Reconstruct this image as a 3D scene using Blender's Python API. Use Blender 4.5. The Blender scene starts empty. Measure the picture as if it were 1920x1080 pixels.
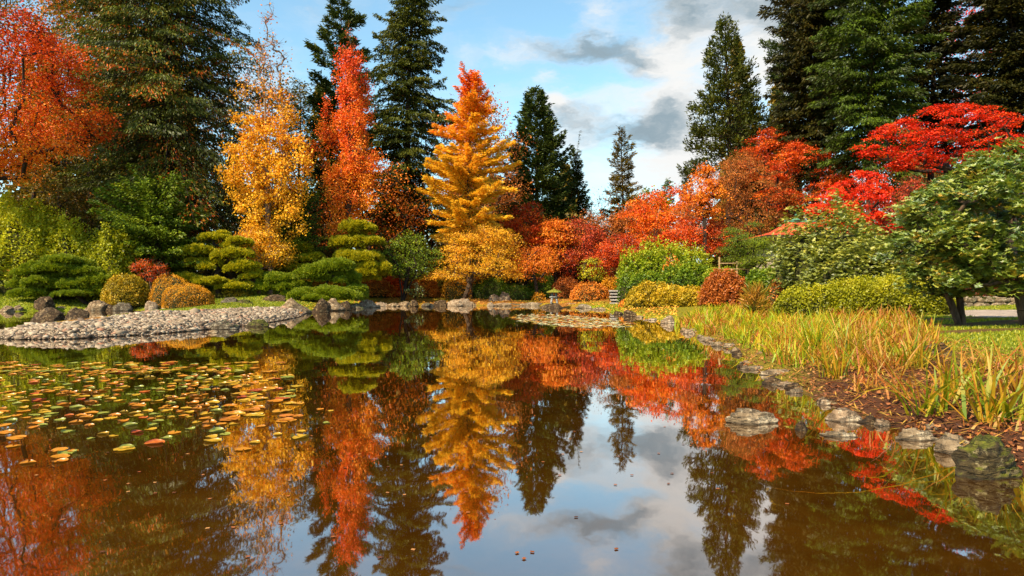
import bpy, math, random
import numpy as np
from mathutils import Vector, noise as mnoise

# ---------------------------------------------------------------- basics
F = 1280.0          # focal length in photo pixels (24 mm lens on 36 mm)
CH = 1.6            # camera height above the water
SC = bpy.context.scene
COL = SC.collection
def X(px, Y): return (px - 960.0) / F * Y
def Zp(py, Y): return CH + (540.0 - py) / F * Y
def nrm(a): return a / np.maximum(np.linalg.norm(a, axis=-1, keepdims=True), 1e-9)
def sst(a, b, x):
    t = np.clip((x - a) / (b - a), 0, 1)
    return t * t * (3 - 2 * t)

# ---------------------------------------------------------------- materials
class NT:
    def __init__(s, tree): s.t = tree; s.t.nodes.clear()
    def n(s, typ, ins=None, **kw):
        nd = s.t.nodes.new(typ)
        for k, v in kw.items(): setattr(nd, k, v)
        for k, v in (ins or {}).items(): s.set(nd.inputs[k], v)
        return nd
    def set(s, sock, v):
        if isinstance(v, bpy.types.NodeSocket): s.t.links.new(v, sock)
        elif v is not None: sock.default_value = v
    def m(s, op, a, b=None, c=None, clamp=False):
        nd = s.t.nodes.new('ShaderNodeMath'); nd.operation = op; nd.use_clamp = clamp
        s.set(nd.inputs[0], a)
        if b is not None: s.set(nd.inputs[1], b)
        if c is not None: s.set(nd.inputs[2], c)
        return nd.outputs[0]
    def mix(s, f, a, b, blend='MIX'):
        nd = s.t.nodes.new('ShaderNodeMix'); nd.data_type = 'RGBA'; nd.blend_type = blend
        s.set(nd.inputs[0], f); s.set(nd.inputs[6], a); s.set(nd.inputs[7], b)
        return nd.outputs[2]
    def noise(s, vec, scale, detail=3.0, rough=0.55, out=0):
        nd = s.n('ShaderNodeTexNoise', {'Scale': scale, 'Detail': detail, 'Roughness': rough})
        if vec is not None: s.set(nd.inputs['Vector'], vec)
        return nd.outputs[out]
    def ramp(s, fac, stops):
        nd = s.t.nodes.new('ShaderNodeValToRGB'); s.set(nd.inputs[0], fac)
        el = nd.color_ramp.elements
        while len(el) < len(stops): el.new(0.5)
        for e, (p, c) in zip(el, stops): e.position = p; e.color = tuple(c) + (1,) if len(c) == 3 else c
        return nd.outputs[0]
    def sm(s, x, a, b):
        nd = s.n('ShaderNodeMapRange', {'Value': x, 'From Min': a, 'From Max': b}, interpolation_type='SMOOTHSTEP')
        return nd.outputs[0]
def c4(c): return (c[0], c[1], c[2], 1.0)
def newmat(name):
    m = bpy.data.materials.new(name); m.use_nodes = True
    return m, NT(m.node_tree)

KM = {'needle_dark': (2.5, 1.8, 0.4), 'needle_cedar_green': (1.25, 1.0, .4), 'needle_bluegreen': (1.9, 1.3, 0.35), 'needle_cedar': (1.45, 1.3, 0.7), 'needle_green': (2.3, 1.55, 0.45), 'needle_blackish': (1.3, 1.35, 0.4),
      'needle_pine': (2.0, 1.55, 0.7), 'needle_pine_yellow': (2.1, 1.7, 0.6), 'leaf_redorange': (1.0, 1.12, .6), 'leaf_lime': (1.75, 1.6, 0.7), 'leaf_green': (2.0, 1.5, 0.6), 'leaf_rhodo': (1.35, 1.25, 0.5), 'leaf_rhodo_near': (1.0, 1.08, 0.5),
      'leaf_azalea_olive': (1.5, 1.25, 0.8), 'leaf_azalea_gold': (1.25, 1.1, 0.8), 'leaf_hedge': (.80, .85, 0.5), 'leaf_olive': (1.8, 1.45, 0.8), 'leaf_azalea_rust': (1.2, 1.15, 0.8), 'leaf_iris': (.75, .72, .6), 'leaf_iris_dry': (.75, .66, .6), 'lily_orange': (.60, .56, .4), 'lily_yellow': (.62, .54, .4), 'lily_green': (.62, .6, .5), 'lily_red': (.7, .6, .6)}
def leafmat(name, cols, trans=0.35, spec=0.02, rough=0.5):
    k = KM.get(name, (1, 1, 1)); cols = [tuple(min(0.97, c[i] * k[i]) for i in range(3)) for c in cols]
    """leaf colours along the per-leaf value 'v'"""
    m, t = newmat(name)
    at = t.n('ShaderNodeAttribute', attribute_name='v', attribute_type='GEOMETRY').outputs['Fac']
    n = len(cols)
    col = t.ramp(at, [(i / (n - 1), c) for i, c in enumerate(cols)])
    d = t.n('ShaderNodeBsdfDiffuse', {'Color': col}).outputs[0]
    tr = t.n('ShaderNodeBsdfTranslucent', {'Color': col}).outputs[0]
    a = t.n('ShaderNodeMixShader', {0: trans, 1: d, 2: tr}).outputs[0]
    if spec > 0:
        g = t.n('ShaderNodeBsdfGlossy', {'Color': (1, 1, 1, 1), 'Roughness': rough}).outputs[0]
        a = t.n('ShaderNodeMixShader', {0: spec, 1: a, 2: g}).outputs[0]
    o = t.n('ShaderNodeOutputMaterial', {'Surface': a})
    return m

def solidmat(name, c1, c2, scale=6.0, rough=0.9, bump=0.4, stretch=(1, 1, 1), c3=None, bs=None, spec=0.3):
    m, t = newmat(name)
    oc = t.n('ShaderNodeTexCoord').outputs['Object']
    mp = t.n('ShaderNodeMapping', {'Vector': oc, 'Scale': stretch}).outputs[0]
    nz = t.noise(mp, scale, 6, 0.65)
    f = t.sm(nz, 0.35, 0.65)
    col = t.mix(f, c4(c1), c4(c2))
    if c3:
        nz2 = t.noise(mp, scale * 0.45, 4, 0.7)
        col = t.mix(t.sm(nz2, 0.53, 0.62), col, c4(c3))
    bp = t.n('ShaderNodeBump', {'Strength': bump, 'Distance': 0.05, 'Height': t.noise(mp, bs or scale * 2.5, 6, 0.7)}).outputs[0]
    b = t.n('ShaderNodeBsdfPrincipled', {'Base Color': col, 'Roughness': rough, 'Normal': bp, 'Specular IOR Level': spec}).outputs[0]
    t.n('ShaderNodeOutputMaterial', {'Surface': b})
    return m

def rockmat(name, c1, c2, lichen, moss_amt, moss=(0.10, 0.13, 0.012)):
    m, t = newmat(name)
    oc = t.n('ShaderNodeTexCoord').outputs['Object']
    geo = t.n('ShaderNodeNewGeometry')
    nz = t.noise(oc, 2.2, 8, 0.7)
    col = t.mix(t.sm(nz, 0.36, 0.64), c4(c1), c4(c2))
    li = t.noise(oc, 6.5, 5, 0.75)
    col = t.mix(t.sm(li, 0.53, 0.58), col, c4(lichen))
    dk = t.noise(oc, 14, 4, 0.7)
    col = t.mix(t.m('MULTIPLY', t.sm(dk, 0.55, 0.7), 0.7), col, c4([c * 0.35 for c in c1]))
    up = t.n('ShaderNodeSeparateXYZ', {0: geo.outputs['Normal']}).outputs[2]
    mn = t.noise(oc, 3.3, 5, 0.7)
    mf = t.sm(t.m('ADD', t.m('MULTIPLY', up, 0.25), mn), 1.0 - moss_amt, 1.16 - moss_amt)
    mosc = t.mix(t.sm(t.noise(oc, 17, 3, 0.7), 0.4, 0.65), c4([q * 0.45 for q in moss]), c4(moss))
    col = t.mix(mf, col, mosc)
    mp = t.n('ShaderNodeMapping', {'Vector': oc, 'Rotation': (0.25, 0.15, 0), 'Scale': (1.2, 1.2, 5.5)}).outputs[0]
    cr = t.m('ABSOLUTE', t.m('SUBTRACT', t.noise(mp, 2.3, 5, 0.6), 0.5))
    col = t.mix(t.m('MULTIPLY', t.sm(cr, 0.022, 0.0), 0.75), col, c4([q * 0.25 for q in c1]))
    wz = t.n('ShaderNodeSeparateXYZ', {0: geo.outputs['Position']}).outputs[2]
    wet = t.sm(t.m('ADD', wz, t.m('MULTIPLY', t.noise(oc, 6, 3, 0.6), 0.02)), 0.040, 0.015)
    col = t.mix(t.m('MULTIPLY', wet, 0.78), col, (0.012, 0.008, 0.004, 1))
    h = t.m('ADD', t.noise(oc, 5, 8, 0.75), t.m('MULTIPLY', t.noise(oc, 22, 4, 0.7), 0.4)); h = t.m('ADD', h, t.m('MULTIPLY', t.sm(cr, 0.0, 0.08), 0.8))
    bp = t.n('ShaderNodeBump', {'Strength': 0.9, 'Distance': 0.06, 'Height': h}).outputs[0]
    b = t.n('ShaderNodeBsdfPrincipled', {'Base Color': col, 'Roughness': 0.85, 'Normal': bp, 'Specular IOR Level': 0.3}).outputs[0]
    t.n('ShaderNodeOutputMaterial', {'Surface': b})
    return m

# ---------------------------------------------------------------- mesh helpers
def build(name, V, Q, mats, v=None, mi=None, parent=None, smooth=False):
    V = np.ascontiguousarray(V, dtype=np.float32); Q = np.ascontiguousarray(Q, dtype=np.int32)
    me = bpy.data.meshes.new(name)
    me.vertices.add(len(V)); me.vertices.foreach_set('co', V.ravel())
    k = Q.shape[1]
    me.loops.add(Q.size); me.loops.foreach_set('vertex_index', Q.ravel())
    me.polygons.add(len(Q)); me.polygons.foreach_set('loop_start', np.arange(0, Q.size, k, dtype=np.int32))
    for m in (mats if isinstance(mats, (list, tuple)) else [mats]): me.materials.append(m)
    if mi is not None: me.polygons.foreach_set('material_index', np.ascontiguousarray(mi, dtype=np.int32))
    if v is not None:
        a = me.attributes.new('v', 'FLOAT', 'FACE'); a.data.foreach_set('value', np.ascontiguousarray(np.clip(v, 0, 1), dtype=np.float32))
    me.polygons.foreach_set('use_smooth', np.full(len(Q), bool(smooth)))
    me.update(calc_edges=True)
    o = bpy.data.objects.new(name, me); COL.objects.link(o)
    if parent: o.parent = parent
    return o

def tag(o, label=None, cat=None, group=None, kind=None):
    if label: o['label'] = label
    if cat: o['category'] = cat
    if group: o['group'] = group
    if kind: o['kind'] = kind
    return o
def empty(name, loc, label, cat, group=None):
    o = bpy.data.objects.new(name, None); COL.objects.link(o); o.location = loc
    o.empty_display_size = 0.3
    return tag(o, label, cat, group)

class QB:
    """collects quads"""
    def __init__(s): s.V = []; s.Q = []; s.v = []; s.mi = []; s.n = 0
    def add(s, V, Q, v=None, mi=0):
        s.V.append(V); s.Q.append(Q + s.n); s.n += len(V)
        s.v.append(np.zeros(len(Q)) if v is None else v); s.mi.append(np.full(len(Q), mi))
    def build(s, name, mats, parent=None, smooth=False):
        return build(name, np.concatenate(s.V), np.concatenate(s.Q), mats, np.concatenate(s.v), np.concatenate(s.mi), parent, smooth)

def cards(P, A, B, mid=0.45, fold=None):
    n = len(P)
    M = P + A * mid
    V = np.stack([P, M + B, P + A, M - B], 1).reshape(-1, 3)
    if fold is not None:
        V = V.reshape(-1, 4, 3); V[:, 2] += fold; V[:, 0] += fold; V = V.reshape(-1, 3)
    Q = np.arange(4 * n).reshape(n, 4)
    return V, Q

def tubes(P0, P1, r0, r1, sides=5):
    P0 = np.atleast_2d(P0); P1 = np.atleast_2d(P1); n = len(P0)
    r0 = np.broadcast_to(r0, n); r1 = np.broadcast_to(r1, n)
    d = nrm(P1 - P0)
    ref = np.where(np.abs(d[:, 2:3]) > 0.9, np.array([[1., 0, 0]]), np.array([[0., 0, 1]]))
    a = nrm(np.cross(d, ref)); b = np.cross(d, a)
    th = np.linspace(0, 2 * math.pi, sides, endpoint=False)
    ring = a[:, None, :] * np.cos(th)[None, :, None] + b[:, None, :] * np.sin(th)[None, :, None]
    V = np.concatenate([P0[:, None, :] + ring * r0[:, None, None], P1[:, None, :] + ring * r1[:, None, None]], 1)
    i = np.arange(sides); j = (i + 1) % sides
    q = np.stack([i, j, j + sides, i + sides], 1)
    Q = (q[None] + (np.arange(n) * 2 * sides)[:, None, None]).reshape(-1, 4)
    return V.reshape(-1, 3), Q

def polytube(pts, rads, sides=8):
    """a joined tapering tube along a polyline"""
    pts = np.array(pts, float); n = len(pts)
    d = np.gradient(pts, axis=0); d = nrm(d)
    ref = np.array([0.13, 0.99, 0.05]); a = nrm(np.cross(d, ref)); b = np.cross(d, a)
    th = np.linspace(0, 2 * math.pi, sides, endpoint=False)
    V = (pts[:, None] + (a[:, None] * np.cos(th)[None, :, None] + b[:, None] * np.sin(th)[None, :, None]) * np.array(rads)[:, None, None]).reshape(-1, 3)
    Q = []
    for k in range(n - 1):
        for i in range(sides):
            j = (i + 1) % sides
            Q.append((k * sides + i, k * sides + j, (k + 1) * sides + j, (k + 1) * sides + i))
    return V, np.array(Q)

# ---------------------------------------------------------------- terrain
def W(px, py):
    d = CH * F / (py - 540.0); return ((px - 960) / F * d, d)
SH = [W(*p) for p in [(1920, 905), (1850, 862), (1770, 828), (1690, 806), (1600, 780), (1530, 752), (1470, 720), (1440, 703), (1392, 688),
      (1398, 668), (1350, 652), (1325, 637), (1290, 622), (1262, 606), (1235, 600), (1200, 594), (1168, 590), (1150, 586), (1120, 578), (1060, 577),
      (1000, 573), (950, 574), (905, 573), (860, 573), (820, 573), (780, 574), (730, 574), (690, 576), (650, 580), (612, 583), (580, 583.5), (576, 586), (562, 594),
      (530, 601), (480, 609), (400, 617), (300, 626), (200, 632), (130, 636), (40, 637), (-10, 635), (-45, 632), (-10, 625), (60, 614), (140, 607),
      (200, 600), (245, 593), (290, 588), (330, 584), (300, 582), (200, 581.5), (100, 582.5), (0, 585), (-150, 590)]]
SH += [(-40, 30), (-38, 10), (-26, -8), (0, -14), (9, -10), (3.6, 0), (3.7, 2.5), (3.95, 4.3)]
SH = np.array(SH)
def sdist(x, y):
    """signed distance to the shore, + on land"""
    x = np.asarray(x, float).ravel(); y = np.asarray(y, float).ravel()
    out = np.empty(len(x))
    A = SH; B = np.roll(SH, -1, 0)
    for s in range(0, len(x), 20000):
        p = np.stack([x[s:s + 20000], y[s:s + 20000]], 1)[:, None]
        e = (B - A)[None]; w = p - A[None]
        t = np.clip((w * e).sum(-1) / (e * e).sum(-1), 0, 1)
        d = np.sqrt((((w - e * t[..., None]) ** 2).sum(-1)).min(1))
        yy = p[..., 1]; xx = p[..., 0]
        c = (A[None, :, 1] > yy) != (B[None, :, 1] > yy)
        dy = (B - A)[None, :, 1]; dy = np.where(np.abs(dy) < 1e-9, 1e-9, dy)
        xi = A[None, :, 0] + (yy - A[None, :, 1]) / dy * (B - A)[None, :, 0]
        ins = ((c & (xx < xi)).sum(1) % 2) == 1
        out[s:s + 20000] = np.where(ins, -d, d)
    return out
def height(x, y, sd=None):
    x = np.asarray(x, float).ravel(); y = np.asarray(y, float).ravel()
    if sd is None: sd = sdist(x, y)
    wob = 0.5 * np.sin(x * 1.7 + 0.6 * y) + 0.35 * np.sin(2.9 * y - 1.1 * x) + 0.25 * np.sin(4.3 * x + 3.1 * y)
    sl = 0.10 + 0.025 * sst(-18, -30, x) - 0.06 * sst(2, 9, x) * sst(60, 35, y)
    far = np.maximum(sd - 22, 0)
    z = 0.20 * sst(0, 0.7, sd) + sl * np.clip(sd - 0.5, 0, 22) + 0.03 * np.minimum(far, 60) + 0.02 * wob * sst(0, 1, sd)
    z = z + 0.35 * sst(3, 9, sd) * sst(0, 8, x - 12) * sst(40, 25, y) * 0
    bed = -0.05 - 0.75 * sst(0, 3.5, -sd)
    return np.where(sd > 0, z + 0.0, bed)
def T(x, y): return float(height([x], [y])[0])
def ground_at(px, py):
    """where the view ray through a photo pixel meets the land"""
    Y = np.linspace(3, 120, 1500)
    x = (px - 960) / F * Y; z = CH + (540 - py) / F * Y
    h = np.maximum(height(x, Y), 0)
    i = np.argmax(z <= h + 1e-6)
    return x[i], Y[i], h[i]
# ---------------------------------------------------------------- plants
BARK = solidmat('bark_brown', (0.045, 0.026, 0.016), (0.12, 0.075, 0.045), 9, 0.95, 0.8, (1, 1, 0.25))
BARKD = solidmat('bark_dark', (0.018, 0.011, 0.008), (0.05, 0.03, 0.02), 9, 0.95, 0.8, (1, 1, 0.25))
BARKL = solidmat('bark_light', (0.16, 0.10, 0.06), (0.32, 0.22, 0.14), 9, 0.95, 0.8, (1, 1, 0.25))
TWIG = solidmat('twig_orange', (0.16, 0.055, 0.012), (0.30, 0.12, 0.025), 9, 0.95, 0.3)

PROF = {
    'round': lambda t: np.sin(np.pi * np.clip(t, 0.02, 0.98) ** 0.85) ** 0.55,
    'dome': lambda t: np.sqrt(np.clip(1 - t ** 2.2, 0, 1)),
    'col': lambda t: np.minimum(1, 0.45 + t * 3) * (1 - t) ** 0.55,
    'flame': lambda t: np.minimum(1, 0.35 + t * 1.9) * (1 - t) ** 0.75,
    'umb': lambda t: np.clip(0.35 + 1.3 * t, 0, 1) * np.clip((1 - t) * 3.2, 0, 1) ** 0.5,
    'cone': lambda t: (1 - t) ** 0.85,
    'cone2': lambda t: np.minimum(1, 0.7 + t * 1.5) * (1 - t) ** 0.7,
    'spire': lambda t: np.clip(1 - t, 0, 1) ** 0.62 * np.minimum(1, 0.75 + t),
    'full': lambda t: np.clip(1 - t ** 3, 0, 1) ** 0.5,
}
def rand_unit(r, n):
    return nrm(r.normal(size=(n, 3)))

def leaves(r, P, size, up=0.6, asp=0.42, v=None, dirn=None, rosette=0, bend=0.0):
    """flat leaves at points P"""
    n = len(P)
    if rosette:
        P = np.repeat(P, rosette, 0); v = np.repeat(v, rosette) if v is not None else None
        ax = nrm(rand_unit(r, n) * 0.55 + np.array([0, 0, 0.9])); ax = np.repeat(ax, rosette, 0)
        ph = (np.tile(np.arange(rosette), n) / rosette + np.repeat(r.random(n), rosette)) * 2 * math.pi
        ref = nrm(np.cross(ax, np.array([0.3, 0.2, 0.9]))); b = np.cross(ax, ref)
        A = ref * np.cos(ph)[:, None] + b * np.sin(ph)[:, None] + ax * r.uniform(-0.25, 0.35, (len(P), 1))
        A = nrm(A); N = ax
    else:
        N = nrm(rand_unit(r, n) + np.array([0, 0, up]))
        A = rand_unit(r, n) if dirn is None else nrm(dirn + 0.5 * rand_unit(r, n))
        A = nrm(A - N * (A * N).sum(1, keepdims=True))
    s = size * r.uniform(0.65, 1.25, (len(P), 1))
    B = nrm(np.cross(N, A)) * s * asp
    A = A * s
    V, Q = cards(P, A, B, fold=N * s * 0.12)
    return V, Q, v

def skeleton(r, trunk_pts, centres, sag=0.12):
    """greedy branching: every cluster joins the nearest limb below it"""
    nodes = [np.array(p, float) for p in trunk_pts]; par = [-1] + list(range(len(nodes) - 1))
    base = np.array(trunk_pts[0]); top = np.array(trunk_pts[-1])
    order = np.argsort(np.linalg.norm(centres - np.array(trunk_pts[len(trunk_pts) // 2]), axis=1))
    tips = []
    for ci in order:
        c = centres[ci]; N = np.array(nodes)
        d = np.linalg.norm(N - c, axis=1) + np.maximum(N[:, 2] - c[2] + 0.1, 0) * 1.6
        d[:max(1, len(trunk_pts) // 3)] += 3.0
        k = int(np.argmin(d)); p = nodes[k]; L = np.linalg.norm(c - p)
        ns = 3 if L > 0.8 else 2
        off = r.normal(size=3) * L * 0.07
        for s in range(1, ns + 1):
            f = s / ns
            q = p + (c - p) * f + off * math.sin(math.pi * f) + np.array([0, 0, -sag * L * math.sin(math.pi * f)])
            nodes.append(q); par.append(k if s == 1 else len(nodes) - 2)
        tips.append(len(nodes) - 1)
    return np.array(nodes), np.array(par), np.array(tips)
def limb_mesh(nodes, par, rt, r_tip, sides=5, pw=0.45):
    n = len(nodes); w = np.ones(n) * 0.4
    for i in range(n - 1, 0, -1): w[par[i]] += w[i]
    rad = rt * (w / w[0]) ** pw; rad = np.maximum(rad, r_tip)
    i = np.arange(1, n)
    return tubes(nodes[par[i]], nodes[i], rad[par[i]] * 0.97, rad[i], sides)

def broad(px, Y, top, bot, hw, mat, label, name='maple_tree', cat='tree', n=9000, size=0.17, k=80, fl=0.5, prof='round',
          dep=1.0, group=None, seed=1, tr=0.2, vg=0.0, tb=None, multi=1, rosette=0, cs=1.0, bark=None, twigs=5, up=0.6, asp=0.42, shell=0.3,
          twmat=None, z0=None, spread=0.35, voff=0.0, bare=0.0, ragged=0.16, sag=0.12):
    r = np.random.default_rng(seed)
    bark = bark or BARKD; twmat = twmat or bark
    x0 = X(tb if tb is not None else px, Y); cx = X(px, Y) - x0
    zg = T(x0, Y) if z0 is None else z0
    H = Zp(top, Y) - zg; zb = max(Zp(bot, Y) - zg, 0.15); R = hw / F * Y

    root = empty(name, (x0, Y, zg - 0.03), label, cat, group)
    # cluster centres
    t = r.random(k * 6); w = PROF[prof](t)
    keep = r.random(len(t)) < (w ** 1.3 + 0.08); t = t[keep][:k]; w = w[keep][:k]; kk = len(t)
    a = r.random(kk) * 2 * math.pi; rr = (shell + (1 - shell) * np.sqrt(r.random(kk)))
    lump = 1 + ragged * np.sin(3 * a + 5 * t + seed) + 0.1 * np.sin(7 * t * 3 + 2 * a)
    C = np.stack([cx + R * w * rr * lump * np.cos(a), R * dep * w * rr * lump * np.sin(a), zb + (H - zb) * t], 1)
    s = cs * 0.62 * (R * R * dep * (H - zb) * 2.6 / max(kk, 1)) ** (1 / 3.)
    C[:, 2] -= s * fl * 0.5
    C[:, 2] = np.maximum(C[:, 2], 0.2)
    tb_ = QB()
    th = min(zb * 0.9 + (H - zb) * (0.75 if prof in ('col', 'flame', 'cone') else 0.25), H * 0.93)
    npt = 9 if prof in ('col', 'flame', 'cone') else 5
    if multi == 1:
        wob = np.cumsum(r.normal(size=(npt, 2)) * 0.03 * H / npt, 0)
        f = np.linspace(0, 1, npt)
        tp = np.stack([cx * f * 0.8 + wob[:, 0] * (f > 0), wob[:, 1] * (f > 0), f * th], 1)
        nodes, par, tips = skeleton(r, tp, C, sag)
        V, Q = limb_mesh(nodes, par, tr, 0.012 + Y * 0.00012); tb_.add(V, Q)
    else:
        part = np.argmin(np.abs(np.linspace(-math.pi, math.pi, multi, endpoint=False)[None] - ((a[:, None] + math.pi) % (2 * math.pi) - math.pi)), 1)
        tips = []
        for q in range(multi):
            aa = 2 * math.pi * q / multi - math.pi + 0.3
            f = np.linspace(0, 1, 5)
            sp = spread * R
            tp = np.stack([cx * f + np.cos(aa) * (0.08 + sp * f ** 1.3) + r.normal(size=5) * 0.05 * f, np.sin(aa) * (0.08 + sp * f ** 1.3), f * max(th, H * 0.45)], 1)
            Cq = C[part == q]
            if len(Cq) == 0: continue
            nodes, par, _ = skeleton(r, tp, Cq)
            V, Q = limb_mesh(nodes, par, tr / multi ** 0.5, 0.010 + Y * 0.0001); tb_.add(V, Q)
    if twigs:
        m = kk * twigs; cidx = np.repeat(np.arange(kk), twigs)
        dv = nrm(r.normal(size=(m, 3)) * np.array([1, 1, fl]) + np.array([0, 0, 0.25])) * s * r.uniform(0.7, 1.5, (m, 1))
        V, Q = tubes(C[cidx], C[cidx] + dv, 0.007 + Y * 0.00012, 0.003 + Y * 0.00004, 3); tb_.add(V, Q, mi=1)
    tb_.build('trunk', [bark, twmat], root)
    # leaves
    per = max(1, n // kk); ci = np.repeat(np.arange(kk), per); m = len(ci)
    o = r.normal(size=(m, 3)) * 0.62; rad2 = (o[:, 0] ** 2 + o[:, 1] ** 2)
    o[:, 2] = o[:, 2] * fl - 0.18 * rad2 * (fl < 0.6)
    lc = r.uniform(0.75, 1.25, kk)
    P = C[ci] + o * s * lc[ci][:, None]
    P[:, 2] = np.maximum(P[:, 2], 0.05)
    if bare:
        tq = (P[:, 2] - zb) / (H - zb); kp = r.random(m) < (0.04 + 0.96 * sst(1.0 - bare, 1.0 - bare * 1.9, tq)); P = P[kp]; ci = ci[kp]; m = len(ci)
    vc = r.random(kk)
    tt = (P[:, 2] - zb) / (H - zb)
    v = 0.5 + 0.42 * (vc[ci] - 0.5) + 0.5 * (r.random(m) - 0.5) + vg * (tt - 0.5) + voff
    V, Q, v = leaves(r, P, size, up, asp, v, rosette=rosette)
    build('crown', V, Q, mat, v, None, root)
    return root

def conifer(px, Y, top, bot, hw, mat, label, name='spruce_tree', cat='tree', n=20000, nb=220, prof='cone', size=0.4, e0=-0.15, e1=0.7,
            droop=0.15, tip=0.1, hang=0.3, group=None, seed=1, tr=0.3, tuft=0.0, wid=0.3, asp=0.13, bark=None, vg=0.0, voff=0.0, irregular=0.25, lean=0.0,
            limb=0.03, vr=0.5, pw=0.8, spiky=0.0, eln=0.12):
    r = np.random.default_rng(seed); bark = bark or BARKD
    x0 = X(px, Y); zg = T(x0, Y); H = Zp(top, Y) - zg; zb = max(Zp(bot, Y) - zg, 0.3); R = hw / F * Y

    root = empty(name, (x0, Y, zg - 0.05), label, cat, group)
    tbq = QB()
    f = np.linspace(0, 1, 14); wx = lean * f + 0.012 * H * np.sin(f * 5 + seed) * f
    V, Q = polytube(np.stack([wx, f * 0, f * H], 1), tr * (1 - f) ** 0.8 + 0.015, 8); tbq.add(V, Q)
    t = (np.arange(nb) + r.random(nb)) / nb; t = t ** 0.92
    L = R * PROF[prof](t) * r.uniform(1 - irregular * 1.6, 1 + irregular * 0.5, nb) + 0.12 * R * (1 - t) ** 0.3 + 0.1
    az = np.arange(nb) * 2.399 + r.normal(size=nb) * 0.4
    # bunched azimuths leave uneven gaps
    el = e0 + (e1 - e0) * t ** pw + r.normal(size=nb) * eln
    L = L * (1 + irregular * (0.55 * np.sin(2 * az + 9 * t + seed) + 0.5 * np.sin(17 * t + 3 * az)))
    D = np.stack([np.cos(az), np.sin(az)], 1)
    def curve(bi, s):
        l = L[bi]; z = zb + (H - zb) * t[bi] + l * (np.tan(el[bi]) * s - droop * s ** 2 + tip * s ** 3.5)
        x = np.interp(z / H, f, wx)
        return np.stack([x + D[bi, 0] * l * s, D[bi, 1] * l * s, z], 1)
    ss = np.linspace(0, 1, 5)
    for a_, b_ in zip(ss[:-1], ss[1:]):
        bi = np.arange(nb)
        V, Q = tubes(curve(bi, np.full(nb, a_)), curve(bi, np.full(nb, b_)), limb * (L / R) ** 0.5 * (1.05 - a_) + 0.008, limb * (L / R) ** 0.5 * (1.05 - b_) + 0.006, 4); tbq.add(V, Q)
    tbq.build('trunk', bark, root)
    pr = L ** 1.25; pr /= pr.sum()
    bi = r.choice(nb, n, p=pr)
    nt = 9  # sprays per branch side
    s = r.random(n) ** (0.65 - 0.25 * tuft)
    if tuft: s = 0.25 + 0.75 * (np.round(s * 7 + r.normal(size=n) * 0.18) / 7)
    s = np.clip(s, 0.08, 1.02)
    sg = np.where(r.random(n) < 0.5, -1.0, 1.0)
    lat = sg * wid * L[bi] * np.abs(r.random(n)) * (1.05 - 0.75 * s)
    if tuft: lat = np.round(lat / 0.45 + r.normal(size=n) * 0.2) * 0.45
    sd = np.stack([-D[bi, 1], D[bi, 0]], 1)
    P = curve(bi, s); P[:, :2] += sd * lat[:, None]; P[:, 2] -= np.abs(lat) * 0.25
    P += r.normal(size=(n, 3)) * np.array([0.08, 0.08, 0.09 + 0.05 * tuft]) * (1 + tuft)
    A = np.concatenate([D[bi] * 0.8 + sd * (sg * 0.55)[:, None], -hang * r.random((n, 1)) * 1.6 + 0.1], 1)
    if tuft: A = A * 0.6 + rand_unit(r, n) * 0.7 * tuft + np.array([0, 0, 0.45 * tuft])
    A = nrm(A + 0.25 * rand_unit(r, n))
    if spiky: A = nrm(A + np.array([0, 0, spiky]))
    s_ = size * r.uniform(0.6, 1.25, (n, 1))
    N = nrm(rand_unit(r, n) + np.array([0, 0, 0.8])); B = nrm(np.cross(N, A)) * s_ * asp
    bv = r.random(nb)
    v = 0.5 + vr * 0.8 * (bv[bi] - 0.5) + 0.45 * (r.random(n) - 0.5) + vg * (t[bi] - 0.5) + voff
    V, Q = cards(P - A * s_ * 0.2, A * s_, B, 0.4)
    build('crown', V, Q, mat, v, None, root)
    return root

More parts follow.
